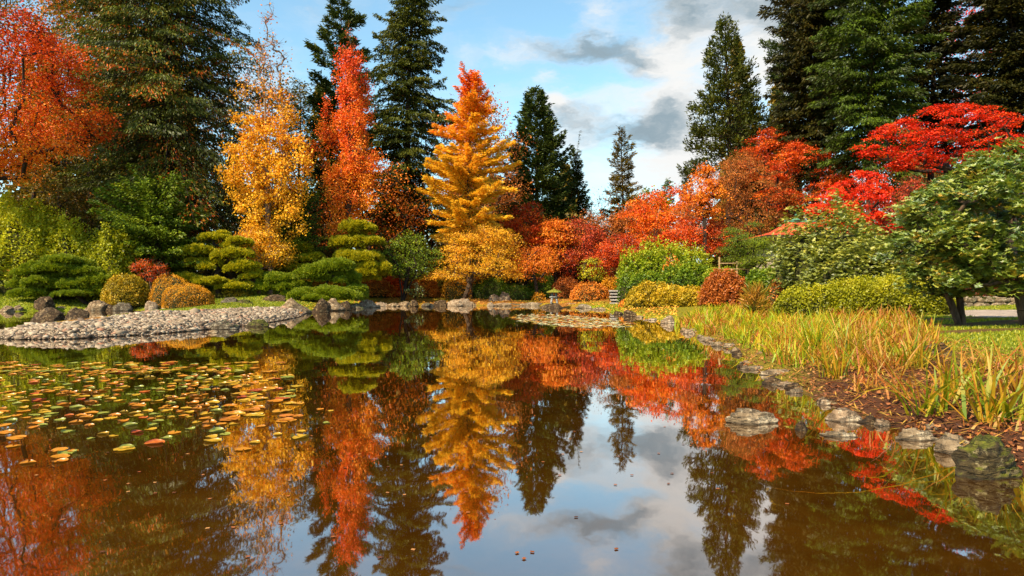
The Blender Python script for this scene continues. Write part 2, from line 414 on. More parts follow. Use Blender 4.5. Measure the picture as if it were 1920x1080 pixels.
def mound(parts, mat, label, name='azalea_shrub', cat='shrub', group=None, n=4000, size=0.09, seed=1, asp=0.5, top_sharp=2.2, loose=0.10, rosette=0, core=None,
          vg=0.0, voff=0.0, lumps=0.07, zoff=0.0, up=0.4, upd=0.0):
    """clipped or loose shrub: list of (px, Y, halfwidth_px, top_py, depth_ratio)"""
    r = np.random.default_rng(seed)
    px0, Y0 = parts[0][0], parts[0][1]; x0 = X(px0, Y0); z0 = T(x0, Y0) + zoff
    root = empty(name, (x0, Y0, z0 - 0.04), label, cat, group)
    tot = sum((p[2] / F * p[1]) ** 2 for p in parts)
    qb = QB(); qc = QB()
    for (px, Y, hw, tp, dr) in parts:
        R = hw / F * Y; cx = X(px, Y) - x0; cy = Y - Y0; zg = T(X(px, Y), Y) - z0; H = Zp(tp, Y) - z0 - zg
        m = int(n * (R * R) / tot)
        ph = r.random(m) * 2 * math.pi; q = r.random(m)
        # points on a dome: equal-ish area
        el = np.arcsin(np.clip(q * 1.12 - 0.12, -0.12, 1))
        def shape(ph, el, k=1.0):
            ce = np.sign(np.cos(el)) * np.abs(np.cos(el)) ** (2 / top_sharp); se = np.sign(np.sin(el)) * np.abs(np.sin(el)) ** (2 / top_sharp)
            lm = 1 + lumps * (np.sin(3 * ph + seed + 2 * el) + 0.7 * np.sin(7 * ph + 5 * el + seed * 2) + 0.5 * np.sin(13 * ph - 9 * el + seed))
            b = 0.18 * H
            return np.stack([cx + R * k * lm * ce * np.cos(ph), cy + R * dr * k * lm * ce * np.sin(ph), zg + b + (H - b) * k * lm * se], 1)
        P = shape(ph, el)
        Nn = nrm(np.stack([np.cos(ph) * np.cos(el), np.sin(ph) * np.cos(el), np.sin(el) + 0.15], 1))
        off = -np.abs(r.normal(size=(m, 1))) * loose * min(H, 1.4) + r.random((m, 1)) * loose * 0.4
        P = P + Nn * off
        P[:, 2] = np.maximum(P[:, 2], 0.02)
        patch = 0.5 + 0.25 * np.sin(P[:, 0] * 2.3 + seed) * np.sin(P[:, 1] * 2.7 + P[:, 2] * 3.1) + 0.2 * np.sin(P[:, 0] * 5.7 - P[:, 2] * 6.3 + seed)
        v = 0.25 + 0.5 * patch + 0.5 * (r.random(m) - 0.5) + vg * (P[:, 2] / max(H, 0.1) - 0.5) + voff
        A = nrm(Nn * 0.8 + rand_unit(r, m) * 0.9 + np.array([0, 0, upd]))
        if rosette:
            V, Q, v = leaves(r, P, size, up, asp, v, rosette=rosette)
        else:
            s_ = size * r.uniform(0.6, 1.3, (m, 1)); N2 = nrm(rand_unit(r, m) + np.array([0, 0, up]) + Nn * 0.5)
            A = nrm(A - N2 * (A * N2).sum(1, keepdims=True) * 0.8); B = nrm(np.cross(N2, A)) * s_ * asp
            V, Q = cards(P, A * s_, B)
        qb.add(V, Q, v)
        # dark solid core under the leaves, interior shade put into its colour
        gi, gj = 20, 9
        PH, EL = np.meshgrid(np.linspace(0, 2 * math.pi, gi, endpoint=False), np.linspace(-0.35, math.pi / 2, gj))
        Vc = shape(PH.ravel(), EL.ravel(), (0.90 if loose < 0.1 else 0.80 if loose < 0.2 else 0.66) if not rosette else 0.66); Vc[:, 2] = np.maximum(Vc[:, 2], zg - 0.1)
        Qc = [(j * gi + i, j * gi + (i + 1) % gi, (j + 1) * gi + (i + 1) % gi, (j + 1) * gi + i) for j in range(gj - 1) for i in range(gi)]
        qc.add(Vc, np.array(Qc))
    qc.build('twigs', core or SHRUBCORE, root, True)  # this part is the closed dark core, without single stems
    qb.build('leaves', mat, root)
    return root

SHRUBCORE = solidmat('shrub_shade_core', (0.020, 0.020, 0.005), (0.06, 0.055, 0.012), 14, 0.95, 0.8)  # dark tone stands for the shade inside a shrub

def cloud_pine(px, Y, trunk, pads, mat, label, group=None, seed=1, tr=0.12, dens=900, size=0.16, dep=0.8, dead=True, name='cloud_pine'):
    """pruned pine: trunk as photo points, pads as (px, py, halfwidth, halfheight[, dy])"""
    r = np.random.default_rng(seed); x0 = X(px, Y); zg = T(x0, Y)

    root = empty(name, (x0, Y, zg - 0.03), label, 'pine', group)
    tp = np.array([(X(a, Y) - x0, (r.random() - 0.5) * 0.2 * (i > 0), Zp(b, Y) - zg) for i, (a, b) in enumerate(trunk)])
    tp[0, 2] = 0
    # refine the trunk
    f = np.linspace(0, len(tp) - 1, 4 * len(tp)); tt = np.stack([np.interp(f, np.arange(len(tp)), tp[:, j]) for j in range(3)], 1)
    tt[1:-1] = (tt[:-2] + tt[1:-1] * 2 + tt[2:]) / 4
    C = []; S = []
    for p in pads:
        dy = p[4] if len(p) > 4 else 0
        C.append((X(p[0], Y) - x0, dy, Zp(p[1], Y) - zg)); S.append((p[2] / F * Y, p[3] / F * Y))
    C = np.array(C); S = np.array(S)
    sub = []; 
    for c, s in zip(C, S):
        k = max(4, int(7 * s[0] / 0.6)); a = r.random(k) * 2 * math.pi; q = np.sqrt(r.random(k)) * 0.8
        sub.append(np.stack([c[0] + s[0] * q * np.cos(a), c[1] + s[0] * dep * q * np.sin(a), c[2] - s[1] * 0.5 + 0 * a], 1))
    subc = np.concatenate(sub)
    nodes, par, tips = skeleton(r, tt, subc, 0.05)
    qb = QB(); V, Q = limb_mesh(nodes, par, tr, 0.014, 5, 0.4); qb.add(V, Q)
    qb.build('trunk', BARKD, root)
    q = QB()
    C2, S2 = [], []
    for c, s in zip(C, S):
        k = 6 if s[0] > 1.0 else 4
        for j in range(k):
            a = 6.283 * j / k + r.random(); qq = .52 * s[0]
            C2.append(c + np.array([qq * math.cos(a), qq * dep * math.sin(a), s[1] * (r.normal() * .32 - .12)])); S2.append((s[0] * r.uniform(.38, .58), s[1] * r.uniform(.55, .95)))
        C2.append(c + np.array([0, 0, s[1] * .15])); S2.append((s[0] * .5, s[1] * .8))
    for c, s in zip(C2, S2):
        m = max(30, int(dens * s[0] * s[0] * 3.2))
        a = r.random(m) * 2 * math.pi; u = np.sqrt(r.random(m))
        lm = 1 + 0.16 * np.sin(3 * a + c[0] * 5) + 0.10 * np.sin(6 * a + c[2] * 9)
        x = c[0] + s[0] * u * lm * np.cos(a); y = c[1] + s[0] * dep * u * lm * np.sin(a)
        bump = 0.25 * np.sin(x * 6.3 + seed) * np.sin(y * 6.1) + 0.18 * np.sin(x * 11 + y * 9)
        z = c[2] + s[1] * (np.sqrt(np.clip(1 - u * u, 0, 1)) * (1.0 + bump) - 0.55) - s[1] * 0.9 * r.random(m) ** 2.2
        P = np.stack([x, y, z], 1); k = 7
        P = np.repeat(P, k, 0); out = np.stack([np.cos(a) * u, np.sin(a) * u, np.full(m, 0.85)], 1)
        A = nrm(np.repeat(out, k, 0) * 0.9 + rand_unit(r, m * k) * 0.75)
        s_ = size * r.uniform(0.6, 1.3, (m * k, 1)); B = nrm(np.cross(A, rand_unit(r, m * k))) * s_ * 0.12
        v = np.repeat(0.5 + 0.45 * (r.random(m) - 0.5), k) + 0.4 * (r.random(m * k) - 0.5)
        V, Q = cards(P, A * s_, B, 0.3); q.add(V, Q, v)
    q.build('needles', mat, root)
    return root
# ---------------------------------------------------------------- sky
SUN_EL = math.radians(44); SUN_AZ = math.radians(224)   # azimuth from +Y clockwise: behind the camera on the left
def make_world():
    w = bpy.data.worlds.new('World'); SC.world = w; w.use_nodes = True
    t = NT(w.node_tree)
    d = t.n('ShaderNodeTexCoord').outputs['Generated']
    sky = t.n('ShaderNodeTexSky', sky_type='NISHITA', sun_disc=False, sun_elevation=SUN_EL, sun_rotation=SUN_AZ, air_density=1.0, dust_density=0.6, ozone_density=3.0).outputs[0]
    sx = t.n('ShaderNodeSeparateXYZ', {0: d}).outputs
    wv = t.n('ShaderNodeCombineXYZ', {0: t.m('MULTIPLY', sx[0], 1.0), 1: sx[1], 2: t.m('MULTIPLY', sx[2], 2.2)}).outputs[0]
    wn = t.n('ShaderNodeTexNoise', {'Vector': wv, 'Scale': 9.0, 'Detail': 5.0, 'Roughness': 0.6}).outputs['Color']
    ws = t.n('ShaderNodeSeparateXYZ', {0: wn}).outputs
    az = t.m('ADD', t.m('ARCTAN2', sx[0], sx[1]), t.m('MULTIPLY', t.m('SUBTRACT', ws[0], 0.5), 0.16))
    el = t.m('ADD', t.m('ARCSINE', sx[2]), t.m('MULTIPLY', t.m('SUBTRACT', ws[1], 0.5), 0.10))
    def blob(a, e, sa, se, w=1.0):
        p = t.m('POWER', t.m('ABSOLUTE', t.m('DIVIDE', t.m('SUBTRACT', az, a), sa)), 2.0)
        q = t.m('POWER', t.m('ABSOLUTE', t.m('DIVIDE', t.m('SUBTRACT', el, e), se)), 2.0)
        return t.m('MULTIPLY', t.m('EXPONENT', t.m('MULTIPLY', t.m('ADD', p, q), -1.0)), w)
    def pb(px, py, hw, hh, w=1.0):
        u = (px - 960) / F; v = (540 - py) / F
        return blob(math.atan(u), math.atan(v / math.sqrt(1 + u * u)), hw / F / (1 + u * u), hh / F, w)
    def total(L):
        s = L[0]
        for x in L[1:]: s = t.m('ADD', s, x)
        return s
    n1 = t.noise(t.n('ShaderNodeCombineXYZ', {0: t.m('MULTIPLY', az, 3.0), 1: t.m('MULTIPLY', el, 9.0)}).outputs[0], 1.6, 7, 0.62)
    n2 = t.noise(t.n('ShaderNodeCombineXYZ', {0: t.m('MULTIPLY', az, 6.0), 1: t.m('MULTIPLY', el, 15.0), 2: 4.0}).outputs[0], 1.5, 6, 0.6)
    dark = total([pb(1110, 95, 120, 24, 1.1), pb(1210, 120, 70, 22, 0.6), pb(1190, 235, 130, 38, 0.9), pb(1060, 225, 60, 26, 0.5), pb(1270, 215, 60, 60, .7), pb(1400, 20, 130, 55, 0.9), pb(1290, 20, 40, 50, .5), pb(860, 5, 90, 22, .7),
                  pb(1540, 60, 80, 90, 0.8), pb(600, 40, 120, 30, .25), pb(2300, 60, 400, 120, .9), pb(-700, 100, 500, 90, .8)])
    white = total([pb(1140, 30, 30, 30, .55), pb(1260, 95, 60, 40, .6), pb(1040, 205, 40, 22, .9), pb(1160, 185, 90, 22, .8), pb(1100, 260, 50, 26, .5), pb(1150, 330, 150, 40, 1.0), pb(1290, 290, 100, 40, .9), pb(1450, 130, 60, 70, .9),
                   pb(1290, 180, 60, 60, .6), pb(1025, 152, 25, 14, .6), pb(500, 130, 120, 80, .45), pb(900, 130, 150, 90, 0.30), pb(1380, 80, 160, 100, .4)])
    nn = t.m('SUBTRACT', n1, 0.5)
    dens = t.sm(t.m('ADD', t.m('ADD', t.m('MULTIPLY', dark, 0.9), t.m('MULTIPLY', white, 0.8)), t.m('MULTIPLY', nn, 1.9)), 0.0, 1.15)
    shade = t.sm(t.m('ADD', t.m('SUBTRACT', dark, t.m('MULTIPLY', white, 0.75)), t.m('MULTIPLY', t.m('SUBTRACT', n2, 0.5), 2.6)), -0.35, 1.15)
    bright = t.mix(shade, (5.3, 5.3, 5.2, 1), (1.75, 2.3, 2.65, 1))
    skyc = t.mix(1.0, sky, (1.50, 1.70, 1.42, 1), 'MULTIPLY')
    col = t.mix(dens, skyc, bright)
    col = t.mix(t.m('MULTIPLY', t.sm(t.m('ABSOLUTE', sx[2]), 0.16, 0.0), 0.5), col, (4.4, 4.8, 5.0, 1))
    bg = t.n('ShaderNodeBackground', {'Color': col, 'Strength': 0.1}).outputs[0]
    t.n('ShaderNodeOutputWorld', {'Surface': bg})
make_world()
ld = bpy.data.lights.new('sun', 'SUN'); ld.energy = 5.0; ld.angle = math.radians(0.53); ld.color = (1.0, 0.84, 0.58)
sun = bpy.data.objects.new('sun', ld); COL.objects.link(sun)
sdv = Vector((math.sin(SUN_AZ) * math.cos(SUN_EL), math.cos(SUN_AZ) * math.cos(SUN_EL), math.sin(SUN_EL)))
sun.rotation_euler = sdv.to_track_quat('Z', 'Y').to_euler(); sun.location = (0, 0, 60)

cam_d = bpy.data.cameras.new('camera'); cam_d.lens = 24; cam_d.sensor_width = 36; cam_d.clip_end = 3000; cam_d.clip_start = 0.05
cam = bpy.data.objects.new('camera', cam_d); COL.objects.link(cam); cam.location = (0, 0, CH); cam.rotation_euler = (math.pi / 2, 0, 0)
SC.camera = cam
SC.view_settings.view_transform = 'Standard'; SC.view_settings.look = 'None'; SC.view_settings.gamma = 1; SC.view_settings.exposure = 0.85
SC.render.engine = 'CYCLES'
SC.cycles.use_denoising = True; SC.cycles.denoiser = 'OPENIMAGEDENOISE'; SC.cycles.max_bounces = 6; SC.cycles.diffuse_bounces = 2; SC.cycles.glossy_bounces = 3
SC.cycles.transmission_bounces = 3; SC.cycles.transparent_max_bounces = 4; SC.cycles.sample_clamp_indirect = 6; SC.cycles.use_light_tree = False
SC.cycles.caustics_reflective = False; SC.cycles.caustics_refractive = False

# ---------------------------------------------------------------- ground
def inpoly(px, py, poly):
    poly = np.array(poly, float); x = px; y = py; c = np.zeros(len(x), bool); n = len(poly)
    for i in range(n):
        x1, y1 = poly[i]; x2, y2 = poly[(i + 1) % n]
        if y1 == y2: continue
        k = ((y1 > y) != (y2 > y)) & (x < x1 + (y - y1) / (y2 - y1) * (x2 - x1)); c ^= k
    return c
PEB = [(-70, 622), (0, 622), (60, 611), (140, 604), (200, 597), (245, 590), (290, 585), (330, 586), (380, 583), (460, 578.5), (545, 576), (582, 583), (566, 598), (530, 608), (480, 614), (400, 624), (300, 634), (100, 645), (-70, 642)]
PATHP = [(1640, 583), (1700, 582), (2000, 580), (2400, 583), (2400, 592), (2000, 594), (1900, 595), (1740, 592), (1640, 590)]
def topix(x, y, z):
    yy = np.maximum(y, 0.5); return 960 + x / yy * F, 540 - (z - CH) / yy * F

def cover(x, y, z, sd):
    n = len(x); px, py = topix(x, y, z)
    litter = np.array([0.30, 0.125, 0.022]); lawn = np.array([0.20, 0.235, 0.010]); mulch = np.array([0.095, 0.036, 0.017]); forest = np.array([0.07, 0.042, 0.012])
    peb = np.array([0.33, 0.245, 0.18]); grav = np.array([0.40, 0.31, 0.25]); moss = np.array([0.26, 0.22, 0.012])
    nz = 0.5 + 0.25 * np.sin(x * 0.9 + 1.3 * np.sin(y * 0.7)) + 0.25 * np.sin(y * 1.15 + 1.1 * np.sin(x * 0.8) + 1)
    c = litter[None] * np.ones((n, 1)); 
    def put(c, w, k): return c * (1 - w[:, None]) + k[None] * w[:, None]
    c = put(c, 0.75 * sst(0.45, 0.7, nz), moss)
    c = put(c, sst(9, 16, sd), forest)
    left = sst(-7, -10, x) * sst(30, 33, y) * sst(19, 15, sd) * sst(-46.0, -45.0, x)
    c = put(c, left * 1.0, lawn)
    c = put(c, left * 0.5 * sst(0.6, 0.85, nz), moss)
    lit2 = sst(-13.5, -11.5, x) * left * 0.8
    c = put(c, lit2, litter)
    w = inpoly(px, py, [(1075, 590), (1100, 574), (1130, 571), (1180, 571), (1185, 586), (1170, 596)]) | inpoly(px, py, [(1185, 600), (1200, 588), (1262, 585), (1262, 610)])
    c = put(c, w.astype(float) * (y > 20), lawn * 1.2)
    R = sst(1.0, 3.0, x) * (y < 45)
    c = put(c, R * sst(4.5, 3.2, sd) * sst(24, 20, y), mulch)
    c = put(c, R * sst(0.46, 0.40, x / np.maximum(y, 1)) * sst(1.6, 0.2, sd) * .7, moss)
    c = put(c, R * sst(3.0, 4.6, sd + 0.8 * (nz - .5)) * sst(0.55, 0.60, x / np.maximum(y, 1)) * sst(40, 36, y), lawn)
    c = put(c, R * sst(20, 24, y) * sst(0.55, 0.5, x / np.maximum(y, 1)) * sst(0, 1, sd), moss * 0.8)
    # long red brown patches across the right lawn below the big shrubs
    for (a, b, ra, rb) in [(15.5, 23.5, 3.2, 0.8), (14.0, 20.6, 3.4, 0.9), (18, 21.4, 3.5, 0.7), (12.2, 18.2, 2.2, 0.55)]:
        q = ((x - a) / ra) ** 2 + ((y - b) / rb) ** 2 + 0.5 * (nz - 0.5)
        c = put(c, sst(1.2, 0.7, q) * 0.85, mulch * 1.3)
    w = inpoly(px, py, PATHP) & (y > 15); c = put(c, w.astype(float), grav)
    w = inpoly(px, py, PEB) & (x < -8) & (y < 55); c = put(c, w.astype(float), peb)
    c = put(c, sst(0.12, -0.2, sd), np.array([0.03, 0.016, 0.006]))
    return c

def make_ground():
    xs = np.concatenate([-np.geomspace(600, 61, 14), np.arange(-60, 60.01, 0.28), np.geomspace(61, 600, 14)])
    ys = np.concatenate([-np.geomspace(300, 21, 8), np.arange(-20, 1, 0.8), np.arange(1, 90, 0.26), np.geomspace(91, 900, 16)])
    GX, GY = np.meshgrid(xs, ys); gx, gy = GX.ravel(), GY.ravel(); sd = sdist(gx, gy); z = height(gx, gy, sd)
    V = np.stack([gx, gy, z], 1); nx, ny = len(xs), len(ys)
    i = np.arange(nx - 1)[None] + (np.arange(ny - 1) * nx)[:, None]
    Q = np.stack([i, i + 1, i + nx + 1, i + nx], -1).reshape(-1, 4)
    m, t = newmat('ground_cover')
    at = t.n('ShaderNodeAttribute', attribute_name='cover', attribute_type='GEOMETRY').outputs['Color']
    oc = t.n('ShaderNodeTexCoord').outputs['Object']
    a = t.noise(oc, 1.3, 6, 0.7); b = t.noise(oc, 14, 5, 0.75); c = t.noise(oc, 45, 3, 0.7)
    f = t.m('ADD', t.m('MULTIPLY', t.m('SUBTRACT', a, 0.5), 1.4), t.m('ADD', t.m('MULTIPLY', t.m('SUBTRACT', b, 0.5), 1.8), t.m('MULTIPLY', t.m('SUBTRACT', c, 0.5), 1.6)))
    f = t.m('MAXIMUM', t.m('ADD', 1.0, f), 0.15)
    col = t.mix(1.0, at, t.n('ShaderNodeCombineColor', {0: f, 1: f, 2: f}).outputs[0], 'MULTIPLY')
    sp = t.sm(t.noise(oc, 40, 4, 0.7), 0.62, 0.70)
    col = t.mix(t.m('MULTIPLY', sp, 0.35), col, (0.42, 0.17, 0.03, 1))
    bp = t.n('ShaderNodeBump', {'Strength': 1.0, 'Distance': 0.05, 'Height': t.m('ADD', b, t.m('MULTIPLY', c, .6))}).outputs[0]
    t.n('ShaderNodeOutputMaterial', {'Surface': t.n('ShaderNodeBsdfPrincipled', {'Base Color': col, 'Roughness': 0.95, 'Normal': bp, 'Specular IOR Level': 0.15}).outputs[0]})
    o = build('ground', V, Q, m, None, None, None, True)
    cc = cover(gx, gy, z, sd)
    ca = o.data.attributes.new('cover', 'FLOAT_COLOR', 'POINT'); ca.data.foreach_set('color', np.concatenate([cc, np.ones((len(cc), 1))], 1).astype(np.float32).ravel())
    tag(o, 'gently banked garden ground of lawn, mulch and fallen leaves', kind='structure')
make_ground()

def make_water():
    m, t = newmat('pond_water')
    oc = t.n('ShaderNodeTexCoord').outputs['Object']
    mp = t.n('ShaderNodeMapping', {'Vector': oc, 'Scale': (1, 0.45, 1)}).outputs[0]
    h = t.m('ADD', t.noise(mp, 1.1, 2, 0.5), t.m('MULTIPLY', t.noise(mp, 5.0, 2, 0.5), 0.12))
    bp = t.n('ShaderNodeBump', {'Strength': 0.07, 'Distance': 0.05, 'Height': h}).outputs[0]
    fr = t.n('ShaderNodeFresnel', {'IOR': 1.45, 'Normal': bp}).outputs[0]
    fac = t.m('MINIMUM', t.m('MULTIPLY_ADD', fr, 1.2, 0.28), 0.92)
    mud = t.mix(t.sm(t.noise(oc, 0.7, 5, 0.7), 0.35, 0.7), (0.044, 0.015, 0.001, 1), (0.076, 0.028, 0.002, 1))
    df = t.n('ShaderNodeBsdfDiffuse', {'Color': mud}).outputs[0]
    gl = t.n('ShaderNodeBsdfGlossy', {'Color': (1.0, 0.985, 0.96, 1), 'Roughness': 0.02, 'Normal': bp}).outputs[0]
    s = t.n('ShaderNodeMixShader', {0: fac, 1: df, 2: gl}).outputs[0]
    t.n('ShaderNodeOutputMaterial', {'Surface': s})
    V = np.array([(-60, -25, 0), (30, -25, 0), (30, 66, 0), (-60, 66, 0)], float)
    o = build('water', V, np.array([[0, 1, 2, 3]]), m); tag(o, 'still brown pond water mirroring the autumn trees', kind='structure')
make_water()

# ---------------------------------------------------------------- leaf colours
L = {}
L['redorange'] = leafmat('leaf_redorange', [(0.16, 0.012, 0.003), (0.62, 0.045, 0.006), (0.85, 0.12, 0.010), (0.95, 0.28, 0.02)])
L['orange'] = leafmat('leaf_orange', [(0.30, 0.05, 0.006), (0.78, 0.17, 0.010), (0.90, 0.27, 0.012), (0.95, 0.42, 0.03)])
L['amber'] = leafmat('leaf_amber', [(0.45, 0.15, 0.008), (0.80, 0.32, 0.012), (0.92, 0.46, 0.015), (0.95, 0.58, 0.03)])
L['gold'] = leafmat('leaf_gold', [(0.95, 0.52, 0.02), (0.92, 0.42, 0.015), (0.9, 0.27, 0.010), (0.85, 0.13, 0.008)])
L['larch'] = leafmat('leaf_larch', [(0.95, 0.56, 0.03), (0.95, 0.45, 0.02), (0.95, 0.28, 0.015), (0.9, 0.16, 0.012), (0.8, 0.09, 0.01)])
L['flame'] = leafmat('leaf_flame', [(0.90, 0.36, 0.015), (0.92, 0.24, 0.012), (0.88, 0.12, 0.010), (0.80, 0.07, 0.01)])
L['red'] = leafmat('leaf_red', [(0.20, 0.006, 0.001), (0.62, 0.016, 0.002), (0.85, 0.032, 0.003), (0.92, 0.10, 0.008)])
L['rust'] = leafmat('leaf_rust', [(0.10, 0.03, 0.008), (0.32, 0.085, 0.016), (0.52, 0.14, 0.02), (0.75, 0.25, 0.03)])
L['brownred'] = leafmat('leaf_brownred', [(0.08, 0.02, 0.008), (0.30, 0.035, 0.012), (0.60, 0.06, 0.015), (0.80, 0.16, 0.02)])
L['olive'] = leafmat('leaf_olive', [(0.025, 0.022, 0.004), (0.07, 0.06, 0.008), (0.14, 0.11, 0.010), (0.45, 0.13, 0.012)])
L['darkfir'] = leafmat('needle_dark', [(0.007, 0.014, 0.005), (0.016, 0.028, 0.008), (0.030, 0.048, 0.010), (0.065, 0.075, 0.014)], 0.2)
L['darkfir2'] = leafmat('needle_bluegreen', [(0.008, 0.020, 0.012), (0.018, 0.040, 0.020), (0.035, 0.070, 0.028), (0.07, 0.10, 0.03)], 0.2)
L['cedar'] = leafmat('needle_cedar', [(0.010, 0.013, 0.004), (0.024, 0.034, 0.007), (0.055, 0.075, 0.010), (0.10, 0.12, 0.012), (0.50, 0.075, 0.010)], 0.25)
L['greenfir'] = leafmat('needle_green', [(0.010, 0.022, 0.004), (0.026, 0.060, 0.008), (0.055, 0.12, 0.012), (0.10, 0.17, 0.02)], 0.25)
L['cedargreen'] = leafmat('needle_cedar_green', [(0.012, 0.020, 0.004), (0.030, 0.055, 0.007), (0.06, 0.12, 0.010), (0.12, 0.18, 0.015)], 0.25)
L['black'] = leafmat('needle_blackish', [(0.006, 0.007, 0.003), (0.014, 0.014, 0.005), (0.028, 0.026, 0.008), (0.07, 0.04, 0.01)], 0.15)
L['pine'] = leafmat('needle_pine', [(0.030, 0.050, 0.006), (0.075, 0.13, 0.010), (0.15, 0.23, 0.014), (0.30, 0.32, 0.02)], 0.3)
L['pineyellow'] = leafmat('needle_pine_yellow', [(0.05, 0.06, 0.006), (0.14, 0.17, 0.010), (0.28, 0.29, 0.014), (0.45, 0.38, 0.02)], 0.3)
L['lime'] = leafmat('leaf_lime', [(0.05, 0.06, 0.006), (0.17, 0.19, 0.010), (0.30, 0.31, 0.014), (0.44, 0.40, 0.03)], 0.35)
L['limedark'] = leafmat('leaf_lime_dark', [(0.03, 0.045, 0.003), (0.10, 0.16, 0.006), (0.24, 0.32, 0.008), (0.42, 0.44, 0.015)], 0.35)
L['green'] = leafmat('leaf_green', [(0.020, 0.045, 0.006), (0.055, 0.12, 0.010), (0.11, 0.20, 0.014), (0.24, 0.30, 0.03)], 0.35)
L['rhodo'] = leafmat('leaf_rhodo', [(0.04, 0.05, 0.010), (0.11, 0.14, 0.016), (0.22, 0.25, 0.025), (0.40, 0.36, 0.05)], 0.3, 0.10)
L['rhodonear'] = leafmat('leaf_rhodo_near', [(0.03, 0.05, 0.006), (0.08, 0.13, 0.010), (0.15, 0.21, 0.014), (0.33, 0.33, 0.03), (0.60, 0.28, 0.03)], 0.35, 0.10)
L['azgold'] = leafmat('leaf_azalea_gold', [(0.16, 0.07, 0.006), (0.42, 0.19, 0.008), (0.60, 0.30, 0.012), (0.72, 0.42, 0.02)], 0.25)
L['azolive'] = leafmat('leaf_azalea_olive', [(0.07, 0.06, 0.006), (0.19, 0.16, 0.010), (0.33, 0.26, 0.014), (0.50, 0.33, 0.02)], 0.25)
L['azrust'] = leafmat('leaf_azalea_rust', [(0.16, 0.05, 0.01), (0.40, 0.12, 0.015), (0.62, 0.20, 0.025), (0.75, 0.34, 0.05)], 0.25)
L['hedge'] = leafmat('leaf_hedge', [(0.07, 0.07, 0.005), (0.22, 0.21, 0.008), (0.40, 0.36, 0.010), (0.55, 0.44, 0.015)], 0.3)
L['iris'] = leafmat('leaf_iris', [(0.09, 0.22, 0.006), (0.24, 0.36, 0.008), (0.55, 0.45, 0.012), (0.78, 0.40, 0.03), (0.62, 0.17, 0.02)], 0.45, 0.02)
L['irisdry'] = leafmat('leaf_iris_dry', [(0.20, 0.26, 0.01), (0.60, 0.38, 0.03), (0.78, 0.38, 0.06), (0.60, 0.17, 0.025), (0.35, 0.08, 0.015)], 0.45, 0.02)
L['irisyellow'] = leafmat('leaf_iris_yellow', [(0.12, 0.25, 0.004), (0.30, 0.40, 0.006), (0.55, 0.45, 0.008), (0.62, 0.28, 0.010)], 0.45, 0.02)
for nm, pal in [('orange', [(0.60, 0.20, 0.02), (0.80, 0.30, 0.02), (0.75, 0.42, 0.05)]), ('yellow', [(0.55, 0.40, 0.03), (0.78, 0.50, 0.04), (0.70, 0.42, 0.03)]), ('green', [(0.24, 0.30, 0.05), (0.42, 0.42, 0.07), (0.55, 0.48, 0.08)]), ('red', [(0.30, 0.05, 0.015), (0.60, 0.13, 0.02), (0.70, 0.25, 0.03)])]:
    L['pad' + nm] = leafmat('lily_' + nm, pal, 0.1, 0.06, 0.35)
# ================================================================ the trees
TB = 'conifers standing behind the pond'
# --- left bank, back to front
broad(470, 84, 90, 470, 150, L['olive'], 'olive brown broadleaf tree filling the gap behind the golden columnar tree', 'broadleaf_tree', n=14000, size=.3, k=80, prof='dome', seed=3, fl=.7, voff=.1)
conifer(560, 90, 150, 470, 90, L['darkfir'], 'dark conifer half hidden behind the golden columnar tree and the orange flame tree', n=12000, size=.6, seed=4, group=TB)
broad(60, 74, -130, 430, 170, L['olive'], 'tall dark olive tree with orange tinted leaves at the top left edge', 'broadleaf_tree', n=26000, size=.26, k=150, prof='full', seed=5, fl=.7, voff=.10, up=.3, tr=.4)
broad(170, 70, -60, 300, 100, L['olive'], 'olive and orange leaved tree between the red maple and the huge cedar', 'broadleaf_tree', n=18000, size=.24, k=120, prof='full', seed=6, fl=.7, voff=.28, tr=.35)
conifer(645, 78, -25, 420, 78, L['darkfir2'], 'tall dark blue green conifer with layered boughs, just left of the tallest spruce', name='fir_tree', n=30000, nb=120, prof='spire', size=.6, e0=.05, e1=.35, droop=.05, tip=.12, seed=7, group=TB, tuft=.5, irregular=.4, wid=.35, limb=.05)
conifer(318, 62, -260, 420, 150, L['cedar'], 'huge dark green cedar with orange speckled drooping boughs, left of the golden tree', name='cedar_tree', n=150000, nb=620, prof='full', size=.34, e0=-.1, e1=.5, droop=.5, hang=1.3, wid=.25, seed=8, group=TB, tr=.55, vr=.75, eln=.28, voff=.0, asp=.16, irregular=.28, limb=.05)
conifer(240, 66, -200, 420, 105, L['cedar'], 'second dark cedar rising behind the left flank of the huge one', name='cedar_tree', n=50000, nb=300, prof='full', size=.4, droop=.3, hang=.8, seed=81, group=TB, tr=.5, vr=.4, voff=.06, asp=.16)
conifer(765, 76, -70, 445, 76, L['darkfir'], 'tallest slim dark spruce standing between the orange flame tree and the golden larch', n=95000, nb=420, prof='full', size=.34, e0=-.25, e1=.25, droop=.3, hang=.9, wid=.30, seed=9, group=TB, tr=.5, vr=.5, voff=.05, asp=.18, irregular=.34, eln=.3, limb=.04, lean=.3)
broad(893, 76, 165, 430, 85, L['rust'], 'loose brown and gold broadleaf tree rising behind the golden larch', 'broadleaf_tree', n=11000, size=.22, k=80, seed=10, fl=.8, voff=.25, tr=.25, bark=BARKL)
conifer(1005, 85, 168, 452, 82, L['darkfir2'], 'dark green spruce with a neat pointed crown to the right of the golden larch', n=42000, nb=280, prof='cone', size=.5, e0=-.1, e1=.75, droop=.1, tip=.2, hang=.1, seed=11, group=TB, tr=.35, tuft=.25, asp=.17, irregular=.13)
conifer(1082, 92, 290, 470, 26, L['darkfir'], 'small narrow dark conifer beside the neat pointed spruce', name='cypress_tree', n=12000, nb=140, prof='spire', size=.42, e0=.5, e1=1.1, droop=0, hang=0, seed=12, group=TB, tr=.2)
